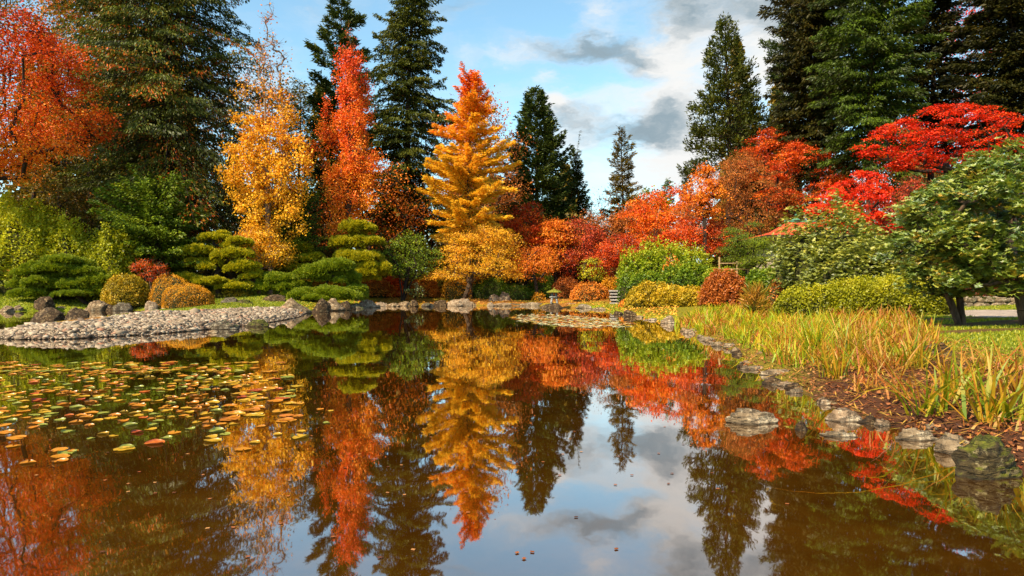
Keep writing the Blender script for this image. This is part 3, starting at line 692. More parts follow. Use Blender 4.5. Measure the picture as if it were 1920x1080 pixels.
conifer(1168, 95, 238, 470, 44, L['olive'], 'thin see-through spruce standing alone against the clouds in the middle gap', n=17000, nb=180, prof='cone', size=.42, e0=-.1, e1=.5, droop=.05, hang=.1, seed=13, group=TB, tr=.22, tuft=.3, voff=-.15, irregular=.4, limb=.035)
conifer(1289, 98, 303, 450, 17, L['darkfir'], 'little dark pointed conifer poking above the distant maples, right of the middle gap', n=5000, nb=90, prof='cone2', size=.4, seed=14, group=TB, tr=.15)
conifer(1250, 104, 335, 450, 26, L['greenfir'], 'low green conifer peeking over the distant maples in the middle gap', n=5000, nb=90, prof='cone', size=.5, seed=15, group=TB, tr=.15)
broad(1215, 100, 335, 470, 40, L['lime'], 'distant lime and yellow tree under the cloudy gap', 'broadleaf_tree', n=4000, size=.3, k=40, seed=16, voff=.1)
broad(1125, 96, 350, 480, 60, L['rust'], 'nearly bare brown tree with fine upright twigs in the middle gap', 'bare_tree', n=1500, size=.2, k=90, seed=17, fl=1.1, tr=.2, bark=BARK, twigs=12, prof='umb', twmat=TWIG)
broad(1200, 88, 372, 480, 60, L['rust'], 'rust and orange tree behind the lime rhododendron in the middle', 'broadleaf_tree', n=6000, size=.25, k=60, seed=18, voff=.1, twmat=TWIG)
# golden and flame trees
broad(505, 58, 2, 480, 84, L['gold'], 'tall golden columnar tree with bare twiggy top beside the huge cedar', 'ginkgo_tree', n=33000, size=.17, k=300, fl=.8, prof='flame', seed=20, vg=.8, voff=-.2, tr=.26, twigs=9, up=.2, asp=.5, cs=.62, bare=.28, ragged=.38, sag=-.05, bark=BARKL, twmat=TWIG)
broad(655, 62, 38, 440, 66, L['flame'], 'tall orange red flame shaped tree in front of the blue green conifer', 'ginkgo_tree', n=27000, size=.17, k=240, fl=1.6, prof='flame', seed=21, vg=.9, voff=.05, tr=.26, twigs=7, up=.1, asp=.4, cs=.55, bare=.10, ragged=.6, sag=-.1, bark=BARK, twmat=TWIG)
broad(690, 70, 290, 460, 110, L['orange'], 'low orange foliage tree behind the trunk of the orange flame tree', 'broadleaf_tree', n=7000, size=.2, k=70, seed=211, voff=-.1, fl=.6)
conifer(880, 66, 138, 455, 92, L['larch'], 'golden yellow larch with an orange red top, the brightest tree in the middle', name='larch_tree', n=85000, nb=210, prof='cone2', size=.32, e0=-.05, e1=.65, droop=.08, tip=.14, hang=.15, seed=22, tr=.3, vg=1.25, vr=.45, voff=-.42, asp=.15, irregular=.30, wid=.17, bark=BARK, eln=.2, limb=.04, pw=1.4)
broad(895, 64.5, 408, 518, 82, L['amber'], 'low wide spreading tree with fine golden orange twigs under the larch', 'maple_tree', n=24000, size=.12, k=160, seed=23, fl=.35, prof='dome', voff=.2, tr=.2, tb=868, twigs=9, bark=BARK, twmat=TWIG)
# left front maple and greenery
broad(0, 52, 0, 330, 150, L['redorange'], 'big red orange maple hanging into the left edge', n=42000, size=.17, k=170, fl=.42, prof='round', seed=24, vg=-.8, voff=.05, tr=.35, up=.9, shell=.45, tb=-70)
broad(105, 60, 330, 470, 120, L['olive'], 'dark olive evergreen mass below the red orange maple', 'evergreen_tree', n=16000, size=.2, k=100, fl=.5, prof='dome', seed=25, voff=-.06, up=.5)
conifer(295, 55, 345, 515, 84, L['greenfir'], 'broad bright green conifer bush below the huge cedar', name='cypress_tree', n=26000, nb=200, prof='full', size=.25, e0=.05, e1=.7, droop=.25, hang=.5, seed=26, tr=.15, asp=.3, voff=.15)
conifer(556, 60, 378, 470, 45, L['greenfir'], 'soft dark green cone of foliage between the golden tree and the orange flame tree', name='cypress_tree', n=12000, nb=140, prof='full', size=.22, e0=.3, e1=1, droop=.2, seed=27, tr=.12, asp=.2, voff=-.05)
mound([(30, 54, 100, 385, .8), (125, 53, 52, 418, .8), (-60, 54, 80, 400, .8)], L['lime'], 'large rounded lime green rhododendron at the left edge', 'rhododendron_shrub', n=65000, size=.18, seed=28, asp=.35, loose=.25, lumps=.12, vg=.3)
mound([(208, 52, 46, 442, .8)], L['lime'], 'medium lime green shrub between the left edge rhododendron and the green conifer bush', 'rhododendron_shrub', n=14000, size=.18, seed=29, asp=.4, loose=.3, lumps=.16, voff=-.12)
broad(60, 53, 478, 525, 36, L['rust'], 'small rust orange maple under the left rhododendron', n=2500, size=.10, k=40, seed=30, fl=.4, voff=.25, multi=3, tr=.08)
broad(283, 52, 482, 522, 27, L['redorange'], 'small red shrub with bare stems between the green bushes', 'maple_shrub', 'shrub', n=1600, size=.10, k=35, seed=31, voff=-.05, multi=4, tr=.06, bark=BARKL)
broad(485, 57, 425, 500, 58, L['gold'], 'pale gold low tree behind the cloud pine with a light trunk', 'ginkgo_tree', n=6500, size=.13, k=70, seed=32, fl=.5, tr=.16, bark=BARKL, vg=.2, voff=-.35)
# --- middle maples
broad(985, 72, 378, 500, 55, L['redorange'], 'scarlet orange maple right of the golden larch', n=18000, size=.17, k=90, seed=40, fl=.5, voff=-.05, tr=.2, up=.7)
broad(1042, 70, 405, 500, 42, L['orange'], 'amber orange maple between the scarlet maple and the brown red one', n=13000, size=.16, k=70, seed=41, fl=.5, voff=.08, tr=.18)
broad(1000, 65, 455, 520, 50, L['orange'], 'low amber maple above the shore left of the stone lantern', n=7000, size=.12, k=70, seed=411, fl=.45, voff=.0, tr=.18, tb=1010)
broad(1085, 70, 408, 520, 55, L['brownred'], 'brown red maple with bare upright stems above the stone lantern', n=11000, size=.15, k=110, seed=42, fl=.7, voff=.1, tr=.22, multi=4, twigs=8, spread=.5)
broad(1160, 66, 436, 515, 50, L['redorange'], 'bright red orange maple left of the green clipped hedge', n=10000, size=.14, k=80, seed=43, fl=.45, voff=-.1, tr=.16, bark=BARKL)
broad(1110, 75, 395, 480, 50, L['rust'], 'rusty twiggy tree behind the brown red maple', 'broadleaf_tree', n=3500, size=.18, k=80, seed=44, fl=.9, twigs=10, twmat=TWIG)
broad(1255, 72, 350, 470, 82, L['redorange'], 'large orange red maple behind the lime hedges', n=15000, size=.19, k=110, seed=45, fl=.35, voff=.12, tr=.2, bark=BARKL, twmat=TWIG)
broad(1310, 64, 405, 475, 66, L['redorange'], 'scarlet spreading maple with a pale leaning trunk above the hedge', n=11000, size=.15, k=80, seed=46, fl=.35, voff=-.08, tr=.14, tb=1332, bark=BARKL)
broad(1400, 66, 285, 450, 118, L['rust'], 'wide rust coloured maple with a fine twig dome before the tall pine', n=22000, size=.12, k=240, seed=47, fl=.45, prof='dome', voff=.16, tr=.25, twigs=10, twmat=TWIG)
broad(1460, 70, 232, 340, 78, L['redorange'], 'orange red maple with flat layers at the foot of the right dark conifers', n=13000, size=.17, k=80, seed=48, fl=.25, voff=-.05, tr=.2, up=1.0)
broad(1500, 62, 262, 400, 75, L['redorange'], 'low layered orange red maple hiding the trunks of the right dark conifers', n=11000, size=.15, k=80, cs=.8, seed=482, fl=.2, up=1.0)
broad(1320, 62, 305, 400, 30, L['orange'], 'small amber maple patch left of the rust coloured maple', n=3500, size=.18, k=30, seed=481, fl=.45)
conifer(1365, 75, 30, 320, 80, L['darkfir'], 'tall open pine with tufted boughs standing clear against the right clouds', name='pine_tree', n=20000, nb=170, prof='cone', size=.44, e0=-.15, e1=.45, droop=.02, tip=.05, hang=0, seed=50, group=TB, tr=.36, tuft=.8, irregular=.16, asp=.16, wid=.35, limb=.055, voff=-.02)
conifer(1400, 84, 175, 400, 40, L['black'], 'slim black conifer just behind the open pine', n=12000, nb=150, prof='cone2', size=.5, seed=51, group=TB)
conifer(1500, 78, 10, 330, 52, L['darkfir2'], 'tufted blue green pine at the left side of the right conifer group', name='pine_tree', n=22000, nb=150, prof='full', size=.42, e0=-.1, e1=.4, seed=52, group=TB, tr=.3, tuft=.9, irregular=.4, asp=.16, wid=.3)
conifer(1530, 66, -90, 325, 75, L['black'], 'very dark tall conifer with a thick trunk in the right group', n=70000, nb=420, prof='full', size=.42, seed=53, group=TB, tr=.5, droop=.3, hang=.8, eln=.25, irregular=.35, asp=.17, voff=.1)
conifer(1632, 58, -150, 300, 88, L['cedargreen'], 'green cedar with hanging boughs and a bare reddish lower trunk', name='cedar_tree', n=80000, nb=380, prof='full', size=.34, seed=54, group=TB, tr=.36, droop=.35, hang=.9, irregular=.35, asp=.17, voff=-.08, bark=BARK)
conifer(1745, 68, -90, 300, 62, L['black'], 'blackish conifer right of the hanging green cedar', n=45000, nb=300, prof='full', size=.42, seed=55, group=TB, tr=.4, droop=.3, hang=.6, irregular=.4, asp=.17)
conifer(1895, 60, -190, 300, 88, L['black'], 'black green conifer mass at the top right corner', n=80000, nb=380, prof='full', size=.42, seed=56, group=TB, tr=.5, droop=.25, hang=.6, irregular=.3, asp=.18)
broad(1812, 76, -60, 260, 48, L['red'], 'sparse red leaved tree with bare twigs between two black conifers', 'broadleaf_tree', n=4500, size=.2, k=120, seed=57, fl=.9, prof='round', tr=.25, twigs=7, voff=.15, bark=BARK)
broad(1850, 88, 120, 420, 260, L['olive'], 'distant dull olive woodland tree at the far right', 'broadleaf_tree', n=11000, size=.35, k=90, seed=58, voff=-.05)
broad(1640, 88, 280, 440, 160, L['rust'], 'distant rust coloured tree seen under the hanging cedar', 'broadleaf_tree', n=9000, size=.28, k=80, seed=59, voff=-.02)
# red maples at right
broad(1775, 44, 198, 315, 135, L['red'], 'crimson maple spreading in flat layers above the near rhododendron', n=19000, size=.12, k=150, cs=.75, seed=60, fl=.16, prof='round', tr=.2, up=1.2, voff=.12, tb=1770)
broad(1610, 43, 320, 440, 80, L['red'], 'vivid scarlet maple dome behind the olive rhododendron', n=17000, size=.12, k=120, cs=.8, seed=61, fl=.28, prof='dome', tr=.2, up=.8, voff=.18, tb=1650)
broad(1720, 40, 330, 440, 60, L['brownred'], 'dull red brown tree with bare branches right of the scarlet maple', 'broadleaf_tree', n=5000, size=.11, k=80, seed=62, fl=.6, tr=.14, twigs=7)
# --- shrubs at right
broad(1405, 47, 405, 500, 50, L['pine'], 'soft green pine tree with layered needles before the red roof', 'pine_tree', 'pine', n=14000, size=.16, k=45, seed=63, fl=.22, prof='round', tr=.14, up=.2, asp=.1, voff=-.15, shell=.2)
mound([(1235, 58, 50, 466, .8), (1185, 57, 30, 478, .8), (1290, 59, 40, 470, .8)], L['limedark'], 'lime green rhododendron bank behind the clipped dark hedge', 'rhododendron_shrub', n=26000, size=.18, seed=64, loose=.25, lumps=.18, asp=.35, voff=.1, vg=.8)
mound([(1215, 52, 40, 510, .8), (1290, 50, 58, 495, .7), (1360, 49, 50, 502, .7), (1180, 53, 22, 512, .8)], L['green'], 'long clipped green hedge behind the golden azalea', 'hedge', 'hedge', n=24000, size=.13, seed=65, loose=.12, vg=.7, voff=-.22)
mound([(1262, 54.5, 22, 484, .8)], L['azrust'], 'small orange shrub tucked between the lime rhododendron bank and the clipped hedge', n=1800, size=.12, seed=651, loose=.3)
mound([(1440, 44, 45, 505, .8), (1500, 42, 50, 500, .8)], L['green'], 'dark green hedge below the olive rhododendron', 'hedge', 'hedge', n=18000, size=.14, seed=66, loose=.15, vg=.3, voff=-.1)
mound([(1560, 36, 95, 392, .8), (1490, 37, 50, 430, .8), (1630, 36, 55, 430, .8), (1610, 34, 95, 455, .6)], L['rhodo'], 'large loose olive green rhododendron below the scarlet maple', 'rhododendron_shrub', n=11000, size=.13, seed=67, loose=.35, lumps=.14, asp=.28, rosette=6, vg=.35)
mound([(1690, 33, 60, 450, .8), (1740, 31, 50, 470, .8)], L['rhodo'], 'olive and yellow shrub between the big rhododendron and the near tree', 'rhododendron_shrub', n=4500, size=.13, seed=68, loose=.35, lumps=.14, asp=.28, rosette=6, voff=.1)
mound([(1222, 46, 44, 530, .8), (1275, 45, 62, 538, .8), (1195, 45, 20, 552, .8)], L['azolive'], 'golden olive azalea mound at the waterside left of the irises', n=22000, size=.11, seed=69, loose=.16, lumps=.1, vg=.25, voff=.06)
mound([(1180, 47, 18, 560, .8)], L['azrust'], 'small rust azalea at the left foot of the golden olive azalea', n=1400, size=.09, seed=691, loose=.16)
mound([(1355, 42, 40, 510, .8)], L['rust'], 'loose rust brown round shrub behind the irises', 'spirea_shrub', n=14000, size=.11, seed=70, loose=.3, lumps=.1, voff=.1)
mound([(1455, 36, 15, 526, .8)], L['azrust'], 'small brown ball shrub beside the yellow green hedge', n=1200, size=.08, seed=71, loose=.15, voff=-.25)
mound([(1525, 27, 72, 535, .6), (1660, 27, 122, 519, .6), (1600, 27, 70, 524, .6)], L['hedge'], 'long rounded yellow green hedge above the irises', 'hedge', 'hedge', n=50000, size=.075, seed=72, loose=.14, lumps=.05, vg=.55, voff=.0)  # vg puts the sunlit top into the leaf colour, yellower upward
# near rhododendron trees
broad(1885, 19, 262, 545, 150, L['rhodonear'], 'near rhododendron tree with a dark curved trunk at the right edge', 'rhododendron_tree', n=12500, size=.10, k=190, cs=.8, ragged=.3, seed=73, fl=.5, prof='round', bark=BARK, tr=.15, tb=1925, rosette=6, asp=.26, twigs=3, up=.5, voff=.06, shell=.4)
broad(1770, 21, 330, 545, 92, L['rhodonear'], 'near rhododendron tree with two short brown trunks on the right lawn', 'rhododendron_tree', n=8000, size=.10, k=150, cs=.8, ragged=.3, seed=74, fl=.5, prof='round', tr=.15, tb=1802, rosette=6, asp=.26, twigs=3, multi=2, spread=.25, bark=BARK, voff=-.02, shell=.4)
# --- far shore shrubs
mound([(700, 66, 50, 520, .7), (640, 66, 30, 520, .7)], L['azrust'], 'rusty low shrubs behind the low cloud pines', n=9000, size=.13, seed=80, loose=.2)
mound([(735, 66, 22, 518, .8)], L['redorange'], 'small red orange shrub left of the many stemmed tree', n=4000, size=.12, seed=81, loose=.3, voff=-.05)
mound([(795, 67, 26, 516, .8)], L['azrust'], 'rust shrub right of the many stemmed tree', n=6000, size=.12, seed=82, loose=.25)
mound([(845, 70, 26, 508, .8)], L['azolive'], 'olive round shrub under the golden orange spreading tree', n=5000, size=.12, seed=83, loose=.15)
mound([(856, 66, 27, 522, .8)], L['azgold'], 'pale gold azalea on the far shore left of the dark juniper', n=2600, size=.10, seed=84, loose=.18)
mound([(895, 69, 22, 512, .8)], L['azrust'], 'brown orange shrub behind the left end of the dark juniper', n=5000, size=.12, seed=85, loose=.25)
mound([(925, 66.5, 34, 521, .6), (968, 65.5, 32, 534, .6), (896, 67, 16, 528, .6)], L['green'], 'low dark green spreading juniper on the far shore', 'juniper_shrub', n=14000, size=.13, seed=86, loose=.15, voff=-.22, asp=.2, vg=.2)
mound([(1015, 67, 24, 506, .8)], L['green'], 'small green bush behind the stone lantern', n=5000, size=.13, seed=87, loose=.3, voff=-.05)
mound([(1060, 66, 26, 520, .8)], L['rust'], 'brown twiggy shrub just right behind the stone lantern', n=6000, size=.12, seed=88, loose=.3)
mound([(1105, 59.5, 37, 530, .8)], L['azrust'], 'salmon orange azalea mound right of the stone lantern', n=4500, size=.10, seed=89, loose=.15, voff=.05)
mound([(1150, 63, 26, 520, .8)], L['azgold'], 'orange azalea above the stone steps', n=5000, size=.12, seed=90, loose=.2, voff=-.1)
broad(1110, 65, 480, 530, 26, L['lime'], 'pale lime leaved small tree before the brown red maple', 'broadleaf_tree', n=1800, size=.12, k=30, seed=91, fl=.4, voff=.15)
mound([(610, 64, 50, 520, .8), (560, 64, 40, 522, .8)], L['azgold'], 'golden low shrubs behind the two low cloud pines', n=9000, size=.13, seed=92, loose=.2)
mound([(1010, 64.5, 12, 548, .8)], L['azgold'], 'tiny golden tuft shrub left of the stone lantern', n=600, size=.09, seed=93, loose=.25)
# clipped azaleas on the left lawn
mound([(236, 50, 42, 515, .85)], L['azolive'], 'olive round azalea beside the leaning cloud pine', n=12000, size=.095, seed=94, loose=.14, lumps=.05, voff=.05)
mound([(322, 49.5, 39, 516, .85)], L['azgold'], 'golden clipped azalea dome behind the orange one', n=5500, size=.07, seed=95, loose=.09, lumps=.055, vg=.25, voff=-.03)
mound([(353, 39, 46, 532, .85)], L['azgold'], 'orange clipped azalea dome at the edge of the pebble beach', n=9000, size=.055, seed=96, loose=.08, lumps=.05, vg=.3, voff=-.05)
mound([(430, 55, 40, 545, .5)], L['azolive'], 'low olive ground shrub under the tall cloud pine', n=1500, size=.1, seed=97, loose=.2)
# cloud pines
cloud_pine(168, 50.5, [(168, 574), (158, 566), (140, 548), (122, 536), (115, 520), (112, 500)], [(112, 492, 58, 13), (62, 508, 36, 12), (150, 506, 48, 13, .3), (45, 530, 28, 12), (88, 526, 38, 11, -.5), (140, 528, 46, 12, -.3), (178, 520, 36, 12), (62, 545, 32, 9, -.6), (192, 538, 26, 10), (150, 547, 34, 7, -.8)],
           L['pine'], 'leaning cloud pine with a wide layered crown beside the pond inlet', seed=100, dens=520, tr=.17)
cloud_pine(410, 54.5, [(410, 545), (408, 520), (405, 495), (402, 470), (400, 450)], [(402, 442, 28, 9), (445, 450, 30, 9), (372, 466, 34, 11), (438, 472, 40, 12), (385, 490, 36, 10), (455, 496, 34, 12), (350, 516, 30, 8), (395, 524, 34, 7, -.5), (440, 530, 34, 8), (470, 512, 22, 10)],
           L['pineyellow'], 'tall cloud pine with an upright dark trunk and flat tiers', seed=101, dens=480, tr=.24)
cloud_pine(548, 60, [(548, 553), (545, 530), (540, 505), (545, 480)], [(545, 462, 46, 13), (520, 484, 34, 9), (575, 480, 34, 10), (505, 502, 30, 9), (560, 500, 34, 8)],
           L['pineyellow'], 'yellow green cloud pine behind the two low spreading ones', seed=102, dens=520, tr=.14)
cloud_pine(672, 60, [(672, 545), (670, 510), (675, 470), (672, 430)], [(672, 424, 34, 14), (650, 450, 36, 12), (692, 448, 34, 10), (670, 476, 46, 12), (640, 492, 34, 10), (702, 500, 34, 12), (670, 512, 42, 12)],
           L['pineyellow'], 'tall yellow green pine pruned in stacked tiers, right of the flame tree', seed=103, dens=520, tr=.16)
cloud_pine(565, 55, [(590, 572), (572, 560), (550, 548), (530, 535)], [(520, 520, 40, 14), (500, 532, 24, 11), (548, 530, 34, 10), (560, 545, 30, 7)],
           L['pine'], 'low spreading green pine leaning over the dark shore rocks, left one', seed=104, dens=560, tr=.15)
cloud_pine(618, 54, [(622, 568), (616, 550), (610, 535), (618, 520)], [(618, 496, 50, 17), (590, 514, 32, 13), (648, 512, 30, 13), (580, 545, 36, 9, -.4), (640, 546, 46, 11, -.5), (665, 540, 24, 12), (610, 556, 40, 6, -.8)],
           L['pine'], 'low dense green pine overhanging the dark shore rocks, right one', seed=105, dens=560, tr=.15)
broad(785, 80, 370, 500, 55, L['olive'], 'dull olive tree filling the gap behind the many stemmed tree', 'broadleaf_tree', n=7000, size=.25, k=60, seed=1061, voff=.05)
broad(765, 62.8, 432, 520, 52, L['limedark'], 'small tree with several bare dark stems on the far shore', 'rhododendron_tree', n=6500, size=.13, k=60, seed=106, fl=.4, prof='round', multi=4, tr=.18, tb=755, spread=.35, voff=.0, twigs=5)
broad(778, 62.4, 530, 552, 14, L['rhodo'], 'leafy sprout at the foot of the many stemmed tree', 'sapling', 'shrub', n=500, size=.12, k=12, seed=107, tr=.05)
mound([(1415, 31, 20, 540, .9)], L['irisdry'], 'spiky round grass tussock before the rust brown shrub', 'grass_tussock', 'grass', n=1600, size=.42, seed=108, asp=.05, loose=.3, upd=.9, voff=-.3)
# ================================================================ far woodland (reads as one mass)
def woodland():
    r = np.random.default_rng(300); q = QB(); tq = QB()
    spots = []
    for i in range(34):
        px = r.uniform(-350, 700); spots.append((px, r.uniform(92, 120), r.uniform(60, 330)))
    for i in range(14): spots.append((r.uniform(690, 1060), r.uniform(98, 110), r.uniform(300, 400)))
    for i in range(6): spots.append((r.uniform(1060, 1230), r.uniform(112, 125), r.uniform(410, 440)))
    for i in range(30): spots.append((r.uniform(1340, 2250), r.uniform(95, 125), r.uniform(60, 330) if i % 3 else r.uniform(260, 340)))
    for (px, Y, top) in spots:
        x = X(px, Y); zg = T(x, Y); H = Zp(top, Y) - zg; R = min(4.5, H * .3); n = 1500
        t = r.random(n) ** 1.2; a = r.random(n) * 6.283; w = (1 - t) ** 0.7 * R * np.sqrt(r.random(n)) * (1 + .25 * np.sin(a * 3 + t * 20))
        P = np.stack([x + w * np.cos(a), Y + w * np.sin(a), zg + 0.5 + (H - .5) * t], 1)
        V, Q, v = leaves(r, P, 1.0, 0.5, 0.4, 0.15 + 0.25 * r.random() + 0.35 * r.random(n)); q.add(V, Q, v)
        V, Q = tubes([[x, Y, zg]], [[x, Y, zg + H * .9]], .3, .05, 6); tq.add(V, Q, mi=1)
    # undergrowth between the trunks
    n = 60000; px = r.uniform(-300, 2250, n); Y = r.uniform(70, 96, n)
    x = (px - 960) / F * Y; zg = height(x, Y); hh = 3.2 + 1.6 * np.sin(x * .25) + 1.0 * np.sin(x * .9)
    hh = np.where((px > 1080) & (px < 1340), 1.6, hh * np.where((px > 660) & (px < 960), 3.2, 1.9))
    P = np.stack([x, Y, zg + r.random(n) * hh], 1)
    V, Q, v = leaves(r, P, .5, 0.5, 0.45, 0.05 + 0.5 * r.random(n)); q.add(V, Q, v)
    q.V += tq.V; q.Q += [a + q.n for a in tq.Q]; q.v += tq.v; q.mi += tq.mi
    o = q.build('woodland', [L['olive'], BARKD]); tag(o, 'dark far off woodland closing the garden behind the trees', kind='stuff')
woodland()

# ================================================================ rocks
RM = {
    'dark': rockmat('rock_dark', (0.040, 0.022, 0.009), (0.12, 0.065, 0.028), (0.30, 0.20, 0.10), 0.10, (0.09, .08, .01)),
    'pale': rockmat('rock_pale', (0.22, 0.135, 0.075), (0.48, 0.34, 0.22), (0.62, 0.49, 0.34), 0.05),
    'tan': rockmat('rock_tan', (0.17, 0.10, 0.05), (0.36, 0.24, 0.13), (0.50, 0.38, 0.24), 0.12),
    'mossy': rockmat('rock_mossy', (0.07, 0.05, 0.03), (0.19, 0.14, 0.09), (0.36, 0.30, 0.21), 0.30),
    'mossyg': rockmat('rock_moss_green', (0.040, 0.026, 0.010), (0.12, 0.085, 0.030), (0.28, 0.22, 0.11), 0.45, (0.15, 0.15, 0.010)),
    'slab': rockmat('rock_slab', (0.15, 0.10, 0.055), (0.40, 0.29, 0.18), (0.54, 0.43, 0.29), 0.04),
}
def ico(sub):
    import bmesh
    bm = bmesh.new(); bmesh.ops.create_icosphere(bm, subdivisions=sub, radius=1)
    V = np.array([v.co[:] for v in bm.verts]); Fc = np.array([[v.index for v in f.verts] for f in bm.faces]); bm.free(); return V, Fc
ICO = {k: ico(k) for k in (1, 2, 4, 5)}
def rock(px, py, hw, h, mat, label, seed=1, dr=0.8, cuts=5, rot=0.0, tilt=0.0, Y=None, z=None, sink=0.25, apex=0.0, rough=1.0, name='shore_rock', group='rocks along the shore'):
    """px, py: centre of the waterline; hw, h: half width and height in photo pixels"""
    r = np.random.default_rng(seed)
    if Y is None:
        if z is None: z = 0.0
        Y = (CH - z) * F / (py - 540.0)
    if z is None: z = max(T(X(px, Y), Y), 0)
    R = hw / F * Y; H = h / F * Y; x = X(px, Y) - 0
    V, Fc = ICO[5 if hw > 45 else 4]; V = V.copy()
    # plane cuts make flat broken faces
    for i in range(cuts + 4):
        n = nrm(r.normal(size=(1, 3)) * np.array([1, 1, 0.8]))[0]; d = r.uniform(0.62, 0.88)
        k = V @ n; V -= np.maximum(k - d, 0)[:, None] * n * 0.92
    if apex: V[:, 0] += apex * np.maximum(V[:, 2], 0) ; V[:, :2] *= (1 - 0.75 * abs(apex) ** .3 * np.clip(V[:, 2:3], 0, 1))
    if mat in ('slab', 'pale'):
        zq = np.round(V[:, 2] * 3.5 + 0.4 * V[:, 0]) / 3.5 - 0.4 * V[:, 0] / 3.5; V[:, 2] = V[:, 2] * .35 + zq * .65; rough = rough * .75
    off = Vector((seed * 3.1, seed * 1.7, 0))
    ds = np.array([mnoise.fractal(Vector(v) * 1.6 + off, 0.9, 2.1, 5) for v in V])
    ds2 = np.array([abs(mnoise.noise(Vector((v[0] * 2.2, v[1] * 2.2, v[2] * 6.5)) + off)) for v in V])
    V = V * (1 + 0.18 * rough * ds - 0.26 * rough * ds2)[:, None]
    V /= np.array([np.abs(V[:, 0]).max(), np.abs(V[:, 1]).max(), V[:, 2].max()])
    V[:, 0] *= R; V[:, 1] *= R * dr; V[:, 2] = np.where(V[:, 2] > -sink, V[:, 2], -sink + (V[:, 2] + sink) * .3)
    V[:, 2] = (V[:, 2] + sink) / (1 + sink) * (H + 0.10) - 0.10 - 0.0
    if tilt: V[:, 2] += V[:, 0] * tilt
    c, s = math.cos(rot), math.sin(rot); V = np.stack([V[:, 0] * c - V[:, 1] * s, V[:, 0] * s + V[:, 1] * c, V[:, 2]], 1)
    o = build(name, V, Fc, RM[mat], None, None, None, True); o.location = (x, Y + R * dr * 0.7, z)
    return tag(o, label, 'rock', group)
WOODD = solidmat('dark_timber', (0.035, 0.018, 0.010), (0.08, 0.045, 0.025), 6, .85, .4, (1, 1, .3))
